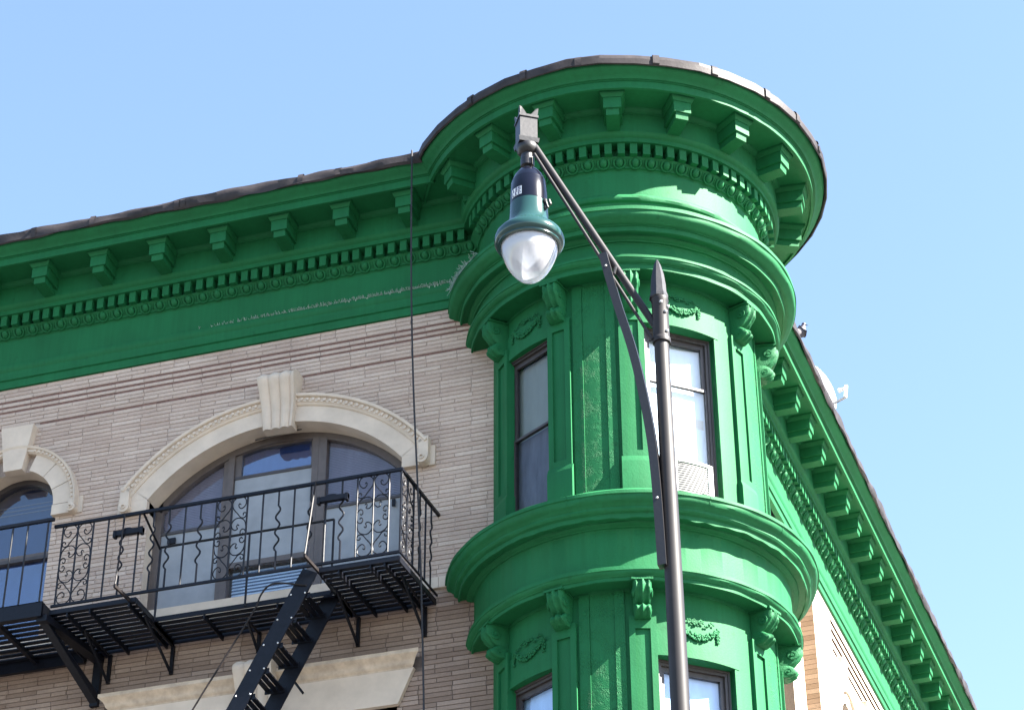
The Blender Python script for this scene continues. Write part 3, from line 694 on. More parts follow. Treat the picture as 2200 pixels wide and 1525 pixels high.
def storey(zs, zh, ztop, zcon, hc, zg):
    m_ = MB()
    edges = [A0 - 0] + [e for o in OPEN for e in o] + [A1]
    for i in range(0, len(edges), 2): pbox(m_, edges[i], edges[i + 1], 1.06, RW, zs - .1, ztop)
    for a, b in OPEN: pbox(m_, a, b, 1.06, RW, zh, ztop); pbox(m_, a, b, 1.02, RW, zs - .2, zs)
    tw = m_.build('turret_wall', M_GREEN, bld, smooth=28)
    for a in PIL:
        w_ = 5.1
        p_ = MB(); zb = zs + .26
        pbox(p_, a - w_, a + w_, 1.2, 1.262, zb, zcon + .02)
        pbox(p_, a - w_, a - w_ + 2.3, 1.26, 1.283, zb + .06, zcon + .02); pbox(p_, a + w_ - 2.3, a + w_, 1.26, 1.283, zb + .06, zcon + .02)
        pbox(p_, a - w_ + 2.3, a + w_ - 2.3, 1.26, 1.283, zcon - .10, zcon + .02); pbox(p_, a - w_ + 2.3, a + w_ - 2.3, 1.26, 1.283, zb + .06, zb + .12)
        p_.lathe([(1.2, zb + .06), (1.284, zb + .06), (1.300, zb + .01), (1.302, zb), (1.302, zs - .02), (1.2, zs - .02)], TX, TY, a - w_ - .4, a + w_ + .4, 6, caps=True)
        p_.build('pilaster', M_GREEN, tw, smooth=28)
        if hc not in conm: conm[hc] = console(None, 0, 0, hc).mesh('console', M_LEAF, smooth=45, centre=False)
        link('console', conm[hc], tw, at=P(1.255, a, zcon + hc - .02), rz=radians(a + 90))
    for a0, a1 in ((-97.2, -93.0), (-83.2, -79.4), (-14.2, -10.6), (.2, 3.6)):
        pbox(MB(), a0, a1, 1.2, 1.262, zs - .05, ztop - .02).build('panel_strip', M_STUCCO, tw, smooth=28)
    for a0, a1 in ((-92.9, -83.3), (-10.5, .1)):
        pbox(MB(), a0, a1, 1.2, 1.251, zs - .05, ztop - .02).build('wall_panel', M_STUCCO, tw, smooth=28)
    for a, b in OPEN:
        h_ = MB()
        pbox(h_, a - 2.2, b + 2.2, 1.2, 1.262, zh - .001, zh + .075); pbox(h_, a - 1.0, b + 1.0, 1.2, 1.256, zh + .075, zh + .27)
        pbox(h_, a - 2.6, a, 1.2, 1.257, zs, zh); pbox(h_, b, b + 2.6, 1.2, 1.257, zs, zh)
        h_.build('window_surround', M_GREEN, tw, smooth=28)
        c_ = (a + b) / 2; link('garland', garm, tw, at=P(1.256, c_, zg), rz=radians(c_ + 90))
    return tw
tu = storey(12.10, 13.85, 14.33, 13.96, .34, 14.10)
tl = storey(8.80, 10.52, 11.14, 10.85, .285, 10.80)
def turret_window(a, b, zs, zh, top_back, bot_back, zmid, M_F, gm=M_GLASS, low=None, fw=.045, re=1.18):
    c_ = radians((a + b) / 2); hw = (re + .022) * sin(radians((b - a) / 2)); r0 = re * cos(radians((b - a) / 2))
    ux, uy = -sin(c_), cos(c_); ox, oy = cos(c_), sin(c_)
    def fb(m_, x0, x1, d0, d1, z0, z1):
        q = lambda x, d, z: (TX + ox * (r0 + d) + ux * x, TY + oy * (r0 + d) + uy * x, z)
        return m_.hexa([q(x0, d0, z0), q(x1, d0, z0), q(x1, d1, z0), q(x0, d1, z0), q(x0, d0, z1), q(x1, d0, z1), q(x1, d1, z1), q(x0, d1, z1)])
    m_ = MB(); fb(m_, -hw, -hw + fw, -.10, .0, zs, zh); fb(m_, hw - fw, hw, -.10, .0, zs, zh); fb(m_, -hw + fw, hw - fw, -.10, .0, zh - fw, zh); fb(m_, -hw, -hw + fw * .45, 0, .012, zs, zh); fb(m_, hw - fw * .45, hw, 0, .012, zs, zh); fb(m_, -hw + fw * .45, hw - fw * .45, 0, .012, zh - fw * .45, zh)
    wn = m_.build('window', M_F, bld)
    x0, x1 = -hw + fw, hw - fw; zl = low or zs; sw = .034
    m_ = MB(); fb(m_, x0, x0 + sw, -.055, -.025, zmid, zh - fw); fb(m_, x1 - sw, x1, -.055, -.025, zmid, zh - fw); fb(m_, x0 + sw, x1 - sw, -.055, -.025, zh - fw - .045, zh - fw); m_.build('upper_sash', M_F, wn)
    m_ = MB(); fb(m_, x0, x1, -.045, -.012, zmid - .012, zmid + .012); fb(m_, x0, x0 + sw * .5, -.045, -.012, zl, zmid - .012); fb(m_, x1 - sw * .5, x1, -.045, -.012, zl, zmid - .012); m_.build('lower_sash', M_F, wn)
    for z0, z1, d, M, k in ((zmid + .012, zh - fw - .045, -.044, top_back, sw), (zl, zmid - .012, -.030, bot_back, sw * .5)):
        m_ = MB(); fb(m_, x0 + k, x1 - k, d - .003, d, z0, z1); m_.build('pane', gm, wn)
        m_ = MB(); fb(m_, x0, x1, d - .05, d - .046, z0, z1 + .02); m_.build('blind', M, wn)  # in the lower storey these sheets carry a painted reflection
    wn['_'] = 1; del wn['_']
    return wn, fb, x0, x1
turret_window(-134.5, -108, 12.10, 13.85, M_GREYGREEN, M_GREYBLUE, 12.99, M_FRAMED, M_HAZY, fw=.035, re=1.228)
wf, fb_, fx0, fx1 = turret_window(-67.5, -35.2, 12.10, 13.85, M_SHADE, M_SHADE, 13.31, M_FRAMED, low=12.52)
m_ = MB(); fb_(m_, fx0 + .02, fx1 - .02, -.0785, -.0755, 12.93, 13.03); m_.build('reflection_band', M_BANDREFL, wf)  # strip painted for the reflection across the lower sash
m_ = MB(); fb_(m_, fx0, fx1, -.045, -.012, 12.493, 12.523); m_.build('sash_bottom_rail', M_FRAMED, wf)
turret_window(15, 40, 12.10, 13.85, M_SHADE, M_SHADE, 13.0, M_FRAMED)
turret_window(-134.5, -108, 8.8, 10.52, M_BLUEREFL, M_BLUEREFL, 9.6, M_FRAMED, re=1.21)
turret_window(-67.5, -35.2, 8.8, 10.52, M_BLUEREFL, M_BLUEREFL, 9.6, M_FRAMED)
turret_window(15, 40, 8.8, 10.52, M_SHADE, M_SHADE, 9.6, M_FRAMED)
MB().lathe([(1.02, 0), (1.02, 16.2)], TX, TY, A0, A1, 60).build('turret_core', M_DARKROOM, bld, smooth=60)
pbox(MB(), A0, A1, 1.05, 1.245, 0, 8.61).build('turret_base', M_GREEN, bld, smooth=28)

# air conditioner in the front turret window
ac = thing('air_conditioner', P(1.15, -50, 12.11), 'white window air conditioner with louvred grey grille in the upper front turret window', 'air conditioner')
c_ = MB(); pbox(c_, -56.6, -38.0, 1.05, 1.20, 12.112, 12.135); pbox(c_, -56.6, -38.0, 1.05, 1.20, 12.462, 12.49); pbox(c_, -40.3, -38.0, 1.05, 1.20, 12.135, 12.462); pbox(c_, -56.6, -55.2, 1.05, 1.20, 12.135, 12.462)
c_.build('case', M_WHITE, ac, smooth=28)
pbox(MB(), -55.2, -40.3, 1.10, 1.172, 12.135, 12.462).build('coil', M_FRAMED, ac)
for k in range(14):
    z = 12.142 + k * .0232; pbox(MB(), -55.1, -40.4, 1.165, 1.190, z, z + .013).build('louvre', M_SLAT, ac)
pbox(MB(), -65, -56.7, 1.08, 1.11, 12.112, 12.49).build('side_panel', M_GREY, ac)

# ------------------------------------------------------------------ side street facade
RS0, RSN = .9, 22
def Rmap(o): return lambda s, z: RF(s, o, z)
RC = [6.95, 8.20, 10.6, 11.85]
def rwin(c, r=.36): return [(c - r, 11.95), (c + r, 11.95), (c + r, 13.42)] + arc(c, 13.42, r, 0, 180, 16)[1:]
RWS = 5.70
m_ = MB(); m_.add(*wall_with_holes([(RWS, 0), (RSN, 0), (RSN, 14.9), (RWS, 14.9)], [rwin(c) for c in RC], Rmap(0)))
sw = m_.build('side_wall', M_WBRICK, bld)
m_ = MB(); 
for c in RC: reveal(m_, rwin(c), RF, 0, -.2)
m_.build('window_reveal', M_TAN, sw)
nw = rwin(4.62, .50)
m_ = MB(); m_.add(*wall_with_holes([(RS0, 0), (RWS, 0), (RWS, 14.9), (RS0, 14.9)], [nw], Rmap(-.16))); sw2 = m_.build('recessed_side_wall', M_WBRICK, bld)
m_ = MB(); reveal(m_, nw, RF, -.16, -.36); m_.build('window_reveal', M_TAN, sw2)
for (c, r, o, par) in [(c, .36, -.2, sw) for c in RC] + [(4.62, .50, -.36, sw2)]:
    w_ = rwin(c, r); m_ = MB(); m_.add([RF(s, o, z) for s, z in w_], [tuple(range(len(w_)))]); wnd = m_.build('side_window', M_FRAMED, bld)
    w2_ = [(c + (s - c) * .88, 12 + (z - 12) * .985) for s, z in w_]; m_ = MB(); m_.add([RF(s, o + .02, z) for s, z in w2_], [tuple(range(len(w2_)))]); m_.build('pane', M_GLASSB, wnd)
    m_ = MB(); a = RF(c - r, o + .03, 12.9); b = RF(c + r, o + .03, 12.9); m_.tube([a, b], .02, 4); m_.build('meeting_rail', M_FRAMED, wnd)
def rbox(m_, s0, s1, o0, o1, z0, z1): return m_.hexa([RF(s0, o0, z0), RF(s1, o0, z0), RF(s1, o1, z0), RF(s0, o1, z0), RF(s0, o0, z1), RF(s1, o0, z1), RF(s1, o1, z1), RF(s0, o1, z1)])
tb_ = MB().hexa([(-.077, -.006, -.028), (.077, -.006, -.028), (.077, .02, -.028), (-.077, .02, -.028), (-.077, -.006, .028), (.077, -.006, .028), (.077, .02, .028), (-.077, .02, .028)]).mesh('brick', M_TAN, centre=False)
rbox(MB(), RWS - .004, RWS + .02, -.16, -.002, 0, 14.88).build('wall_return', M_MORTARB, sw)
for k in range(78):
    p_ = RF(RWS - .004, -.081, 10.2 + k * .0605); link('brick', tb_, sw, at=p_, rz=TH_R - pi / 2)
ring = MB()
for c in RC:
    kq = MB().hexa([RF(c - .09, -.02, 13.74), RF(c + .09, -.02, 13.74), RF(c + .13, -.02, 14.36), RF(c - .13, -.02, 14.36), RF(c - .09, .05, 13.74), RF(c + .09, .05, 13.74), RF(c + .13, .055, 14.36), RF(c - .13, .055, 14.36)]); kq.build('keystone', M_STONE, sw)
    am = MB(); rows_ = []
    for i in range(19):
        a = radians(10 * i); rows_.append([RF(c + r * cos(a), o, 13.42 + r * sin(a)) for r, o in ((.36, .0), (.36, .04), (.50, .04), (.50, .075), (.55, .075), (.55, 0))])
    am.grid(rows_); am.build('hood_mould', M_STONE, sw, smooth=30)
for z in (14.73, 14.61, 14.49): 
    g = MB(); rbox(g, 6.58, 9.35, -.01, .003, z - .031, z + .031); rbox(g, 10.0, 13.5, -.01, .003, z - .031, z + .031); g.build('groove', M_GROOVE, sw)
g = MB()
for a, b in ((6.58, 6.80), (7.1, 8.06), (8.34, 9.3)): rbox(g, a, b, -.01, .003, 14.33, 14.38)
g.build('groove', M_GROOVE, sw)  # dark strips laid on the uncut wall, groove shade in their colour
g = MB(); rbox(g, RS0, 22, -.05, .04, BELT0, BELT1); g.build('belt_course', M_STONE, sw)
# far walls so that the block is a closed solid
MB().add([(-14, 0, 0), (-14, 20, 0), (-14, 20, 16.3), (-14, 0, 16.3)], [(0, 1, 2, 3)]).build('party_wall', M_BRICKB, bld)

# ------------------------------------------------------------------ bird wires, droppings
rr = random.Random(11); sp = MB()
for k in range(600):
    t = rr.random() ** .6; x = -8.6 + t * (lend(.05) - .04 + 8.6)
    dx, dy, dz = rr.uniform(-.02, .02), rr.uniform(-.03, .01), rr.uniform(.006, .032)
    sp.tube([(x, -.058, 15.148), (x + dx, -.058 + dy, 15.148 + dz)], .0022, 3, False)
for k in range(120):
    a = rr.uniform(-150, -128); q = P(1.677, a, 14.85); a2 = a + rr.uniform(-2, 2); e = P(1.70 + rr.uniform(0, .03), a2, 14.85 - rr.uniform(-.04, .06))
    sp.tube([q, e], .0018, 3, False)
b_ = sp.build('bird_wires', M_SPIKE, cl); b_['kind'] = 'stuff'
dr = MB()
for k in range(22):
    t = rr.random() ** .5; x = -7.3 + t * (lend(.05) - .05 + 7.3); ln = rr.choice((.015, .02, .03, .05, .10)) * (.6 + .8 * t); wd = rr.uniform(.0018, .0042)
    z1 = 15.145; y = -.0655
    dr.hexa([(x - wd, y + .015, z1 - ln), (x + wd, y + .015, z1 - ln), (x + wd, y + .02, z1 - ln), (x - wd, y + .02, z1 - ln), (x - wd * 1.5, y, z1), (x + wd * 1.5, y, z1), (x + wd * 1.5, y + .02, z1), (x - wd * 1.5, y + .02, z1)])
b_ = dr.build('bird_droppings', M_DROP, cl); b_['kind'] = 'stuff'

# ------------------------------------------------------------------ fire escape
YF = -.86; ZF = 11.70; ZR = 12.575; ZB = 11.742
fe = thing('fire_escape', (-7.7, -.4, ZF), 'black iron fire escape balcony with scrolled railing and ladder under the wide arched window', 'fire escape')
rl = MB().box(-9.425, -6.05, YF - .014, YF + .014, ZR - .014, ZR + .014)
rl.hexa([(-6.077, YF, ZR - .012), (-6.05, YF, ZR - .012), (-5.99, 0, ZR - .012), (-6.017, 0, ZR - .012), (-6.077, YF, ZR + .013), (-6.05, YF, ZR + .013), (-5.99, 0, ZR + .013), (-6.017, 0, ZR + .013)])
railing = rl.build('railing', M_IRON, fe)
MB().box(-9.37, -6.06, YF - .010, YF + .010, ZB - .012, ZB + .012).build('bottom_rail', M_IRON, railing)
HB = ZR - ZB
straight = MB().tube([(0, 0, 0), (0, 0, HB - .015)], .0090, 6).mesh('baluster', M_IRON, smooth=50, centre=False)
wp = [(0, 0, HB - .015), (0, 0, HB * .80)]
for k in range(1, 26): 
    t = k / 26; wp.append((.021 * sin(t * 6 * pi), 0, HB * (.80 - .56 * t)))
wp += [(0, 0, HB * .24), (0, 0, 0)]
wavy = MB().tube(wp, .0090, 6).mesh('baluster', M_IRON, smooth=50, centre=False)
bal = [(-9.335, 0), (-9.185, 0), (-9.03, 0), (-8.88, 0), (-8.73, 1), (-8.575, 0), (-8.43, 1), (-8.275, 1), (-8.12, 0), (-7.97, 1), (-7.82, 0), (-7.67, 0), (-7.52, 0), (-7.37, 0), (-7.22, 1), (-7.07, 0), (-6.913, 1), (-6.767, 0), (-6.617, 1), (-6.473, 0), (-6.32, 0), (-6.175, 0)]
for x, k in bal: link('baluster', wavy if k else straight, railing, at=(x, YF, ZB))
def ret(y): return (-6.064 + .06 * (y - YF) / .86, y, ZB)
for y, k in ((YF, 0), (-.72, 0), (-.58, 0), (-.44, 1), (-.31, 0), (-.18, 1)): link('baluster', wavy if k else straight, railing, at=ret(y), rz=pi / 2)
a = ret(YF); b = ret(-.02); MB().tube([a, b], .011, 4).build('bottom_rail', M_IRON, railing)
sA = [(.44, .20), (.52, .17), (.57, .205), (.52, .27), (.36, .30), (.16, .24), (.10, .13), (.24, .035), (.6, .0), (.9, .08), (.97, .20), (.85, .31), (.62, .42), (.42, .52), (.20, .545), (.06, .49), (.10, .425), (.24, .43), (.25, .48)]
sB = [(.55, .745), (.64, .72), (.69, .78), (.58, .85), (.40, .82), (.34, .74), (.46, .665), (.74, .64), (.92, .71), (.93, .62), (.72, .535), (.4, .53), (.12, .62), (.03, .78)]
sB = [(.55, .76), (.62, .73), (.67, .78), (.60, .85), (.44, .84), (.40, .74), (.52, .66)][::1]
sB = [(.48, .73), (.56, .70), (.62, .745), (.56, .81), (.74, .83), (.93, .75), (.95, .64), (.72, .545), (.42, .545), (.14, .63), (.03, .80), (.02, 1.0)]
sC = [(.02, .98), (.04, .90), (.18, .83), (.34, .855), (.37, .93), (.26, .965), (.20, .93)]
cw = .152; hh = HB / 2 - .008
scm = MB()
for sx in (1,):
    for q in (sA, sB, sC):
        pts = cat_rom([((u - 1) * cw, 0, (1 - v) * hh) for u, v in q], 4); scm.tube(pts, .0056, 5)
scroll = scm.mesh('scroll', M_IRON, smooth=60, centre=False)
def scroll_panel(cx, y, rz, parent, dirv):
    for sx in (1, -1):
        for sz in (1, -1):
            o = link('scroll', scroll, parent, at=(cx, y, ZB + HB / 2), rz=rz); o.scale = (sx, 1, sz)
for cx in (-9.185, -7.67, -6.32): scroll_panel(cx, YF, 0, railing, 1)
p_ = ret(-.72); 
for sx in (1, -1):
    for sz in (1, -1):
        o = link('scroll', scroll, railing, at=(p_[0], p_[1], ZB + HB / 2), rz=pi / 2 - .07); o.scale = (sx * .92, 1, sz)
# platform decks
def slats(x0, x1, ys, parent, z=ZF - .03, xshift=0):
    me = MB().box(-(x1 - x0) / 2, (x1 - x0) / 2, -.0245, .0245, -.006, .006).mesh('slat', M_IRON, centre=False)
    for y in ys: link('slat', me, parent, at=((x0 + x1) / 2 + xshift * (y + .86), y, z))
def flat(m_, p0, p1, h, t):
    p0, p1 = Vector(p0), Vector(p1); d = (p1 - p0).normalized(); s_ = d.cross(Vector((0, 0, 1))).normalized() * t / 2; u = Vector((0, 0, h / 2))
    return m_.hexa([p0 - s_ - u, p1 - s_ - u, p1 + s_ - u, p0 + s_ - u, p0 - s_ + u, p1 - s_ + u, p1 + s_ + u, p0 + s_ + u])
def deck(x0, x1, y0, joists, skew=0):
    m_ = MB(); flat(m_, (x0, y0, ZF - .02), (x1, y0, ZF - .02), .045, .012); flat(m_, (x0, -.04, ZF - .03), (x1 + skew, -.04, ZF - .03), .05, .012)
    flat(m_, (x0, y0, ZF - .03), (x0, -.03, ZF - .03), .055, .012); flat(m_, (x1, y0, ZF - .03), (x1 + skew, -.03, ZF - .03), .055, .012)
    d = m_.build('platform', M_IRON, fe)
    for x in joists:
        xs = x + skew * .9
        flat(MB(), (x, y0, ZF - .062), (x + skew, -.02, ZF - .062), .05, .014).build('joist', M_IRON, d)
    return d
ysl = [-.83 + .0735 * i for i in range(11)]
d1 = deck(-9.375, -8.535, YF, (-9.20, -8.98, -8.60)); slats(-9.37, -8.54, ysl, d1)
d2 = deck(-8.535, -6.80, -.46, (-8.05, -7.35)); slats(-8.53, -6.80, [y for y in ysl if y > -.42], d2)
d3 = deck(-6.80, -6.064, YF, (-6.62, -6.33, -6.20), .05); slats(-6.795, -6.07, ysl, d3, xshift=.03)
# ladder well guard rail
g = MB(); g.tube([(-8.535, YF, ZR - .02), (-8.535, -.47, 12.40), (-8.535, -.47, 12.405)], .011, 6); zg = 12.42
g.tube(cat_rom([(-8.53, -.47, zg), (-7.6, -.47, zg), (-6.84, -.47, zg)], 2), .012, 6)
for x in (-8.53, -7.655, -6.84): g.tube([(x, -.47, zg), (x, -.47, ZF - .03)], .011, 6)
g.build('guard_rail', M_IRON, fe, smooth=40)
# outriggers and raking stays
for x, top in ((-8.61, -8.72), (-6.83, -6.87)):
    m_ = MB(); m_.tube([(top, YF - .012, ZR + .012), (x, -1.125, ZF + .035), (x, -1.135, ZF - .0)], .0085, 6); flat(m_, (x, -1.145, ZF - .02), (x + .02, YF + .05, ZF - .02), .03, .02)
    m_.build('raking_stay', M_IRONRUST, fe, smooth=40)
for x in (-8.655, -6.69):
    m_ = MB().box(x - .145, x + .145, YF - .05, YF - .01, 12.345, 12.395)
    m_.ell((x - .02, YF - .03, 12.392), .07, .018, .03, 10, 6); m_.box(x - .145, x - .12, YF - .056, YF - .008, 12.328, 12.395); m_.box(x + .12, x + .145, YF - .056, YF - .008, 12.328, 12.395)
    m_.build('latch_bar', M_IRON, fe, smooth=40)
# wall brackets
for x, zb, reach in ((-9.165, 11.35, .55), (-8.54, 11.35, .62), (-7.695, 11.43, .30), (-6.742, 11.355, .55), (-6.112, 11.35, .62)):
    m_ = MB(); flat(m_, (x, -.02, ZF - .05), (x, -.021, zb), .02, .04) if False else m_.box(x - .016, x + .016, -.035, -.005, zb, ZF - .06)
    a = Vector((x, -.03, zb + .012)); b = Vector((x - .005, -reach, ZF - .075)); m_.tube([a, b], .014, 5); m_.tube([(x, -.02, ZF - .075), (x, -reach - .02, ZF - .075)], .012, 5)
    m_.build('wall_bracket', M_IRON, fe)
# ladder
ld = thing('fire_escape_ladder', (-7.2, -.55, 10.6), 'steep black iron ladder with slatted treads hanging from the balcony deck', 'ladder')
def stringer(y, xt, zt, xb, zb, wd=.155):
    d = Vector((xb - xt, 0, zb - zt)).normalized(); n_ = Vector((-d.z, 0, d.x)) * wd / 2; m_ = MB(); a = Vector((xt, y, zt)); b = Vector((xb, y, zb)); t = Vector((0, .006, 0))
    m_.hexa([a - n_ - t, b - n_ - t, b - n_ + t, a - n_ + t, a + n_ - t, b + n_ - t, b + n_ + t, a + n_ + t]); return m_
sx = (-7.62 + 6.93) / (10.40 - 11.74)
stringer(-.77, -6.92, 11.745, -8.35, 8.90).build('stringer', M_IRON, ld); stringer(-.37, -6.86, 11.70, -8.29, 8.86).build('stringer', M_IRON, ld)
slope = (-8.35 + 6.92) / (8.90 - 11.745)
tm = MB()
for k in (-1, 0, 1): tm.box(k * .062 - .022, k * .062 + .022, -.195, .195, -.008, .008)
for e in (-.19, .182): tm.box(-.095, .095, e, e + .008, -.03, .02)
tmm = tm.mesh('tread', M_IRON, centre=False)
bm_ = MB().ell((0, 0, 0), .009, .006, .009, 6, 4).mesh('bolt', M_BOLT, centre=False)
z = 11.52
while z > 9.0:
    x = -6.92 + slope * (z - 11.745) + .02
    t_ = link('tread', tmm, ld, at=(x, -.57, z), rz=0)
    for dx_ in (-.075, .055): link('bolt', bm_, t_, at=(x + dx_, -.779, z + .012))
    z -= .2265
MB().tube(cat_rom([(-6.95, -.78, 11.60), (-7.18, -.80, 11.65), (-7.29, -.81, 11.635), (-7.36, -.81, 11.55), (-7.42, -.81, 11.40), (-7.71, -.81, 10.90), (-7.92, -.81, 10.54), (-8.7, -.81, 9.15)], 5), .0085, 7).build('handrail', M_IRONRUST, ld, smooth=50)
MB().tube([(-7.25, -.36, 11.0), (-7.10, -.36, 10.785)], .012, 6).build('hook', M_IRON, ld)

# older balcony at the left edge
fe2 = thing('fire_escape', (-10.4, -.5, ZF), 'plain barred black iron balcony with deep navy channel edge at the far left', 'fire escape')
Y2 = -.93
m_ = MB().box(-12.4, -9.40, Y2 - .014, Y2 + .014, 12.60, 12.63); r2 = m_.build('railing', M_IRON, fe2)
b2 = MB().tube([(0, 0, 11.74), (0, 0, 12.61)], .0090, 6).mesh('baluster', M_IRON, centre=False)
for k in range(13): link('baluster', b2, r2, at=(-9.455 - .152 * (k + (0 if k == 0 else .35)), Y2, 0))
m_ = MB().box(-12.4, -9.405, Y2 - .03, Y2 - .018, 11.615, 11.755); m_.box(-12.4, -9.405, Y2 - .03, Y2 + .03, 11.747, 11.755); m_.box(-12.4, -9.405, Y2 - .03, Y2 + .03, 11.607, 11.615); m_.box(-9.417, -9.405, Y2, -.02, 11.61, 11.75); m_.box(-12.4, -9.41, -.07, -.03, 11.58, 11.72)
p2 = m_.build('platform', M_IRON, fe2)
slats(-12.4, -9.42, [-.86 + .085 * i for i in range(10)], p2, 11.70)
for x in (-9.9, -10.45, -11.0): flat(MB(), (x, Y2, 11.66), (x, -.05, 11.66), .05, .035).build('joist', M_IRON, p2)
m_ = MB(); m_.hexa([(-9.46, Y2, 11.60), (-9.385, Y2, 11.60), (-9.235, -.03, 11.15), (-9.31, -.03, 11.15), (-9.46, Y2 + .10, 11.61), (-9.385, Y2 + .10, 11.61), (-9.235, -.02, 11.24), (-9.31, -.02, 11.24)])
m_.box(-9.315, -9.235, -.05, -.005, 11.13, 11.68); m_.hexa([(-9.46, Y2, 11.57), (-9.36, Y2, 11.57), (-9.22, -.03, 11.57), (-9.32, -.03, 11.57), (-9.46, Y2, 11.63), (-9.36, Y2, 11.63), (-9.22, -.03, 11.63), (-9.32, -.03, 11.63)]); m_.build('wall_bracket', M_IRON, fe2)

# ------------------------------------------------------------------ hanging cable, small wall fittings
cb = [(-6.103, -.715, 16.300), (-6.09, -.735, 16.25), (-6.088, -.72, 15.6), (-6.08, -.68, 14.6), (-6.06, -.62, 13.6), (-6.022, -.56, 12.62), (-5.985, -.53, 11.75), (-5.975, -.50, 11.3), (-5.945, -.48, 10.3), (-5.92, -.47, 9.0)]
o = MB().tube(cat_rom(cb, 5), .0090, 6).build('hanging_cable', M_CABLE); tag(o, 'black cable hanging straight down from the roof corner past the balcony', 'cable')

# ------------------------------------------------------------------ street lamp
LY = -5.4
sl = thing('street_lamp', (-2.62, LY, 0), 'tall grey street lamp with bell shaped teal lantern and curved brace', 'street lamp')
MB().lathe([(.0, 0), (.24, 0), (.24, .12), (.17, .2), (.15, .8), (.12, .95), (.088, 1.1), (.064, 7.0), (.0545, 10.22), (.0, 10.22)], 0, 0, n=28)
m_ = MB(); m_.lathe([(.24, 0), (.24, .12), (.17, .2), (.15, .8), (.12, .95), (.088, 1.1), (.0595, 7.0), (.0465, 10.22)], -2.64, LY, n=28)
m_.v = [(x - .03 * (z / 10.4) + .0, y, z) for x, y, z in m_.v]; m_.build('pole', M_POLE, sl, smooth=40)
PX = -2.668
MB().lathe([(.0, 10.20), (.058, 10.20), (.060, 10.215), (.058, 10.235), (.0535, 10.24), (.0535, 10.52), (.057, 10.53), (.055, 10.55), (0, 10.55)], PX, LY, n=24).build('clamp', M_POLE, sl, smooth=40)
for a, z in ((-70, 10.49), (-15, 10.47), (-40, 10.42), (-35, 10.27)): MB().ell((PX + .056 * cos(radians(a)), LY + .056 * sin(radians(a)), z), .012, .012, .012).build('bolt', M_BOLT, sl, smooth=60)
MB().lathe([(.055, 10.545), (.062, 10.552), (.063, 10.57), (.058, 10.585), (.053, 10.60), (.051, 10.66), (.042, 10.74), (.024, 10.82), (.005, 10.868), (0, 10.87)], PX - .006, LY, n=8).build('finial', M_POLED, sl, smooth=20)
T1, T0 = Vector((-3.50, LY, 12.035)), Vector((-2.70, LY, 10.335))
MB().tube([T1, T0], .0245, 14).build('arm', M_POLE, sl, smooth=50)
dn = Vector((-.055, 0, -.058))
MB().tube([T1 + Vector((.01, -.035, -.10)), T0 + Vector((-.02, -.035, -.115))], .0105, 8).build('tie_rod', M_POLE, sl, smooth=50)
bp_ = cat_rom([(-3.022, LY, 10.955), (-2.985, LY, 10.76), (-2.93, LY, 10.50), (-2.855, LY, 10.18), (-2.80, LY, 9.86), (-2.755, LY, 9.50), (-2.735, LY, 9.20), (-2.725, LY, 8.90), (-2.718, LY, 8.56)], 5)
m_ = MB(); rows_ = []
for i, p in enumerate(bp_):
    a = bp_[max(0, i - 1)]; b = bp_[min(len(bp_) - 1, i + 1)]; t = (b - a).normalized(); n_ = Vector((-t.z, 0, t.x))
    hw = .027
    rows_.append([p - n_ * hw + Vector((0, -.07, 0)), p + n_ * hw + Vector((0, -.07, 0)), p + n_ * hw + Vector((0, -.01, 0)), p - n_ * hw + Vector((0, -.01, 0))])
m_.grid(rows_, cv=True); m_.f.append((0, 1, 2, 3)); e = (len(rows_) - 1) * 4; m_.f.append((e + 3, e + 2, e + 1, e)); m_.build('brace', M_POLED, sl, smooth=30)
for p in (bp_[3], bp_[-8]): MB().ell((p.x, LY - .072, p.z), .009, .009, .009).build('bolt', M_BOLT, sl, smooth=60)
MB().tube([(-2.96, LY - .02, 10.80), (-2.945, LY - .02, 10.86)], .012, 8).build('arm_bracket', M_POLED, sl)
# lantern
HX = -3.555
def sq(m_, h0, h1, z0, z1, rz):
    c0 = [Vector((sx_ * h0, sy_ * h0)) for sx_, sy_ in ((-1, -1), (1, -1), (1, 1), (-1, 1))]; c1 = [Vector((sx_ * h1, sy_ * h1)) for sx_, sy_ in ((-1, -1), (1, -1), (1, 1), (-1, 1))]
    R_ = Matrix.Rotation(rz, 2)
    m_.hexa([(HX + (R_ @ p).x, LY + (R_ @ p).y, z0) for p in c0] + [(HX + (R_ @ p).x, LY + (R_ @ p).y, z1) for p in c1])
rzb = radians(32)
m_ = MB(); sq(m_, .062, .062, 12.075, 12.26, rzb); sq(m_, .068, .074, 12.04, 12.075, rzb); sq(m_, .069, .069, 12.262, 12.282, rzb)
hub = m_.build('hub', M_POLED, sl)
cr_ = MB()
R_ = Matrix.Rotation(rzb, 2)
for k in range(4):
    for s_ in (-1, 1):
        pass
    a = [Vector((-.06, -.062)), Vector((.06, -.062))]; Rk = Matrix.Rotation(rzb + k * pi / 2, 2)
    def q(x, y, z): v = Rk @ Vector((x, y)); return (HX + v.x, LY + v.y, z)
    cr_.hexa([q(-.06, -.064, 12.28), q(-.012, -.064, 12.28), q(-.012, -.056, 12.28), q(-.06, -.056, 12.28), q(-.066, -.070, 12.345), q(-.05, -.068, 12.338), q(-.05, -.060, 12.338), q(-.066, -.062, 12.345)])
    cr_.hexa([q(.012, -.064, 12.28), q(.06, -.064, 12.28), q(.06, -.056, 12.28), q(.012, -.056, 12.28), q(.05, -.068, 12.338), q(.066, -.070, 12.345), q(.066, -.062, 12.345), q(.05, -.060, 12.338)])
cr_.build('crown', M_POLED, sl)
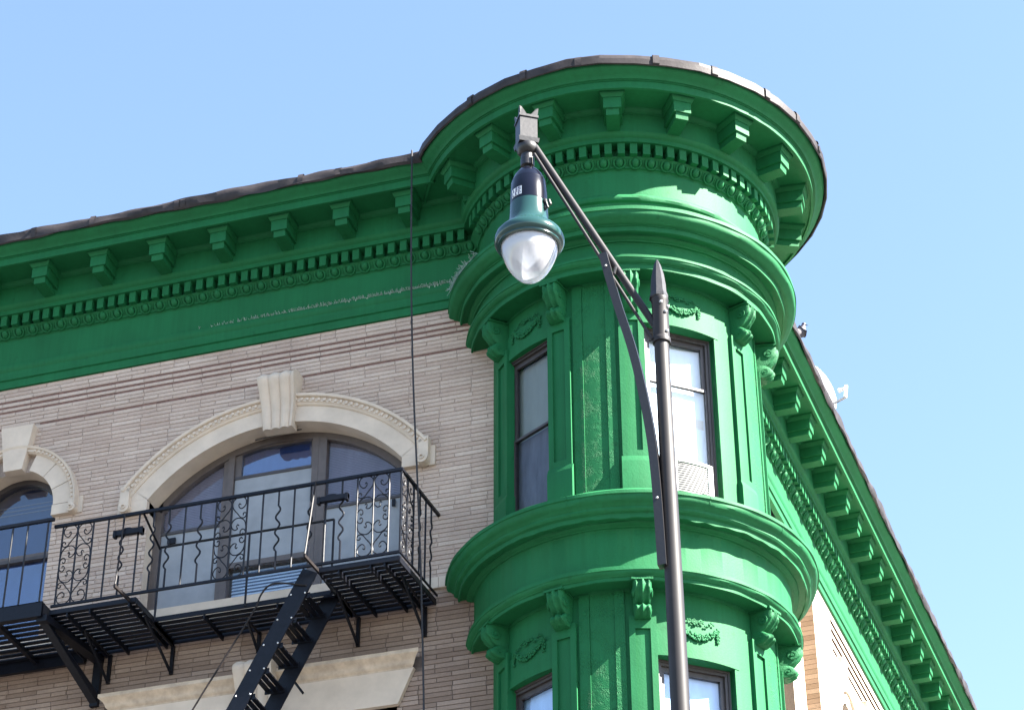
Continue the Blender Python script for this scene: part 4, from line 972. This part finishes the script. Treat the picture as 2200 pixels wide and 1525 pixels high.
L0 = lambda pr, n_, M, nn=40, sm=35: MB().lathe(pr, HX + .005, LY, n=nn).build(n_, M, sl, smooth=sm)
L0([(0, 12.04), (.072, 12.04), (.078, 12.025), (.074, 12.0), (.06, 11.975), (.042, 11.962), (0, 11.96)], 'cup', M_POLED)
L0([(.0, 11.965), (.044, 11.965), (.044, 11.93), (.048, 11.925), (.048, 11.862), (.042, 11.858), (.03, 11.85), (.028, 11.80), (0, 11.80)], 'neck', M_POLED)
HX += .008
L0([(.02, 11.835), (.045, 11.828), (.075, 11.805), (.10, 11.765), (.1155, 11.72), (.1185, 11.712), (.1185, 11.706), (.1215, 11.70), (.126, 11.60), (.128, 11.52), (.1275, 11.515), (.12, 11.51)], 'housing', M_NAVY, 56)
L0([(.12, 11.512), (.129, 11.512), (.132, 11.44), (.137, 11.385), (.146, 11.345), (.160, 11.318), (.185, 11.295), (.212, 11.275), (.230, 11.25), (.237, 11.222), (.236, 11.20), (.228, 11.185), (.216, 11.178), (.216, 11.165), (.200, 11.160), (.19, 11.165), (.18, 11.20), (.0, 11.24)], 'skirt', M_TEAL, 64)
GLP = [(.192, 11.175), (.190, 11.14), (.182, 11.10), (.168, 11.06), (.149, 11.015), (.126, 10.975), (.101, 10.942), (.074, 10.915), (.046, 10.897), (.02, 10.888), (.006, 10.886), (0, 10.886)]
L0(GLP, 'globe', M_GLOBE, 48, 60)
m_ = MB(); b4 = [(HX + .145 * cos(radians(a)), LY + .145 * sin(radians(a)), 11.17) for a in (-20, 70, 160, 250)]; ap = (HX - .01, LY, 10.985)
m_.add(b4 + [ap], [(0, 1, 4), (1, 2, 4), (2, 3, 4), (3, 0, 4)]); m_.build('refractor', M_WHITE, sl)
L0([(.0, 11.16), (.185, 11.163), (.175, 11.09), (.165, 11.163)], 'reflector', M_GREY, 40, 30)
m_ = MB()
for a, z in ((-22, 11.495), (-14, 11.47), (-20, 11.44)): m_.ell((HX + .005 + .139 * cos(radians(a)), LY + .139 * sin(radians(a)), z), .014, .014, .02)
m_.tube([(HX + .135, LY - .05, 11.505), (HX + .155, LY - .055, 11.43)], .008, 6); m_.tube([(HX + .16, LY - .045, 11.50), (HX + .172, LY - .05, 11.455)], .010, 6); m_.build('latch', M_POLED, sl, smooth=40)
# sticker with its lettering (135 over LED)
cxs, cys = HX + .005, LY
def spt(a, z, r): return (cxs + r * cos(radians(a)), cys + r * sin(radians(a)), z)
def sr(z): return .126 + (11.60 - z) * .025 + .0012
SA0, SA1, SZ0, SZ1 = -136, -96, 11.535, 11.605
m_ = MB(); m_.grid([[spt(SA0 + (SA1 - SA0) * i / 8, z, sr(z)) for z in (SZ0, SZ1)] for i in range(9)]); stk = m_.build('sticker', M_WHITE, sl)
FONT = {'1': ['010', '110', '010', '010', '111'], '3': ['111', '001', '111', '001', '111'], '5': ['111', '100', '111', '001', '111'], 'L': ['100', '100', '100', '100', '111'], 'E': ['111', '100', '110', '100', '111'], 'D': ['110', '101', '101', '101', '110']}
m_ = MB(); cwid = 3.0; cht = .0058
for row, txt in enumerate(('135', 'LED')):
    for ci, ch in enumerate(txt):
        for y, ln in enumerate(FONT[ch]):
            for x_, bit in enumerate(ln):
                if bit == '1':
                    a = SA0 + 3.5 + ci * 12 + x_ * cwid; z = SZ1 - .004 - row * .0335 - y * cht
                    m_.add([spt(a, z - cht, sr(z) + .0015), spt(a + cwid, z - cht, sr(z) + .0015), spt(a + cwid, z, sr(z) + .0015), spt(a, z, sr(z) + .0015)], [(0, 1, 2, 3)])
m_.build('lettering', M_INK, stk)

# ------------------------------------------------------------------ satellite dish and pigeon on the roof edge
dc = Vector(RF(4.786, .48, 16.747)); F = Vector((cos(radians(-25)) * cos(radians(5)), sin(radians(-25)) * cos(radians(5)), sin(radians(5))))
sd = thing('satellite_dish', RF(4.76, .40, 16.32), 'white satellite dish with feed arm standing behind the side roof edge', 'satellite dish')
q = F.to_track_quat('Z', 'Y').to_matrix()
def place(m_): m_.v = [tuple(dc + q @ Vector(p)) for p in m_.v]; return m_
pr = [(r_, .35 * r_ * r_ * 1.2) for r_ in (0, .06, .12, .18, .24, .30)] 
place(MB().lathe(pr + [(.306, pr[-1][1] - .004), (.298, pr[-1][1] - .012)] + [(r_, z_ - .012) for r_, z_ in reversed(pr[:-1])], 0, 0, n=36)).build('dish', M_WHITE, sd, smooth=50)
dn_ = (Vector((0, 0, -1)) - F * F.dot(Vector((0, 0, -1)))).normalized()
rim = dc + dn_ * .29; lnb = dc + F * .44 + dn_ * .10
a_ = rim - F * .02; e_ = dc + dn_ * .30 + F * .33
MB().tube([a_, e_], .016, 4).build('feed_arm', M_GREY, sd); MB().tube([e_, e_ + Vector((.02, .02, .17))], .022, 4).build('feed_bracket', M_WHITE, sd)
MB().tube([e_ + Vector((.0, .0, .12)), e_ + Vector((0, 0, .13)) - F * .08], [.016, .028], 10).build('feed_horn', M_WHITE, sd, smooth=40)
MB().tube([dc - F * .03, dc - F * .08, Vector((dc.x - F.x * .08, dc.y - F.y * .08, 16.31))], .022, 8).build('mast', M_GREY, sd, smooth=50)

def skin(name, pts, rad, edges, M, parent, sub=2):
    me = bpy.data.meshes.new(name); me.from_pydata(pts, edges, []); o = bpy.data.objects.new(name, me); C.objects.link(o)
    sk = o.modifiers.new('s', 'SKIN'); 
    for i, r_ in enumerate(rad): me.skin_vertices[0].data[i].radius = (r_, r_) if not isinstance(r_, tuple) else r_
    me.skin_vertices[0].data[0].use_root = True
    ss = o.modifiers.new('u', 'SUBSURF'); ss.levels = sub; ss.render_levels = sub
    dg = bpy.context.evaluated_depsgraph_get(); m2 = bpy.data.meshes.new_from_object(o.evaluated_get(dg)); bpy.data.objects.remove(o)
    m2.name = name; m2.materials.clear(); m2.materials.append(M); m2.polygons.foreach_set('use_smooth', [True] * len(m2.polygons))
    return link(name, m2, parent, at=(0, 0, 0)) if parent is None else link(name, m2, parent, at=WORLD[parent.name])
pg = RF(3.19, .64, 16.325)
pb = thing('pigeon', pg, 'grey pigeon perched on the side roof edge beside the turret', 'pigeon')
M_PIG = simple('grey_feathers', (.055, .052, .066), .7, var=.35, scale=40); M_PIGD = simple('dark_neck_feathers', (.020, .018, .035), .5, var=.4, scale=60); M_WING = simple('pale_wing_feathers', (.11, .10, .105), .8, var=.35, scale=45)
fx, fy = .85, .25
skin('body', [(fx * 0, fy * 0, .115), (fx * .05, fy * .05, .15), (fx * .065, fy * .065, .20), (fx * .075, fy * .075, .235), (-fx * .06, -fy * .06, .075), (-fx * .16, -fy * .16, .015)], [.058, .055, .030, .026, .042, .014], [(0, 1), (1, 2), (2, 3), (0, 4), (4, 5)], M_PIG, pb)
bx, by, bz = pg
m_ = MB().ell((bx + fx * .075, by + fy * .075, bz + .238), .026, .026, .026, 10, 8); m_.ell((bx + fx * .062, by + fy * .06, bz + .20), .034, .033, .034, 10, 8); m_.build('head', M_PIGD, pb, smooth=60)
MB().tube([(bx + fx * .098, by + fy * .098, bz + .236), (bx + fx * .13, by + fy * .13, bz + .228)], [.008, .002], 6).build('beak', M_POLED, pb)
for s_ in (-1, 1):
    MB().ell((bx - fx * .03 - s_ * fy * .05, by - fy * .03 + s_ * fx * .05, bz + .10), .075, .016, .045, 10, 6, Matrix.Rotation(math.atan2(fy, fx), 3, 'Z') @ Matrix.Rotation(radians(-35), 3, 'Y')).build('wing', M_WING, pb, smooth=60)
    MB().tube([(bx - s_ * fy * .025, by + s_ * fx * .025, bz + .07), (bx + .005 - s_ * fy * .03, by + s_ * fx * .03, bz - .005)], .006, 6).build('leg', simple('pink_leg', (.4, .12, .1), .6, bmp=None) if s_ < 0 else bpy.data.materials['pink_leg'], pb)
for me in list(bpy.data.meshes):
    if 'c' in me: del me['c']
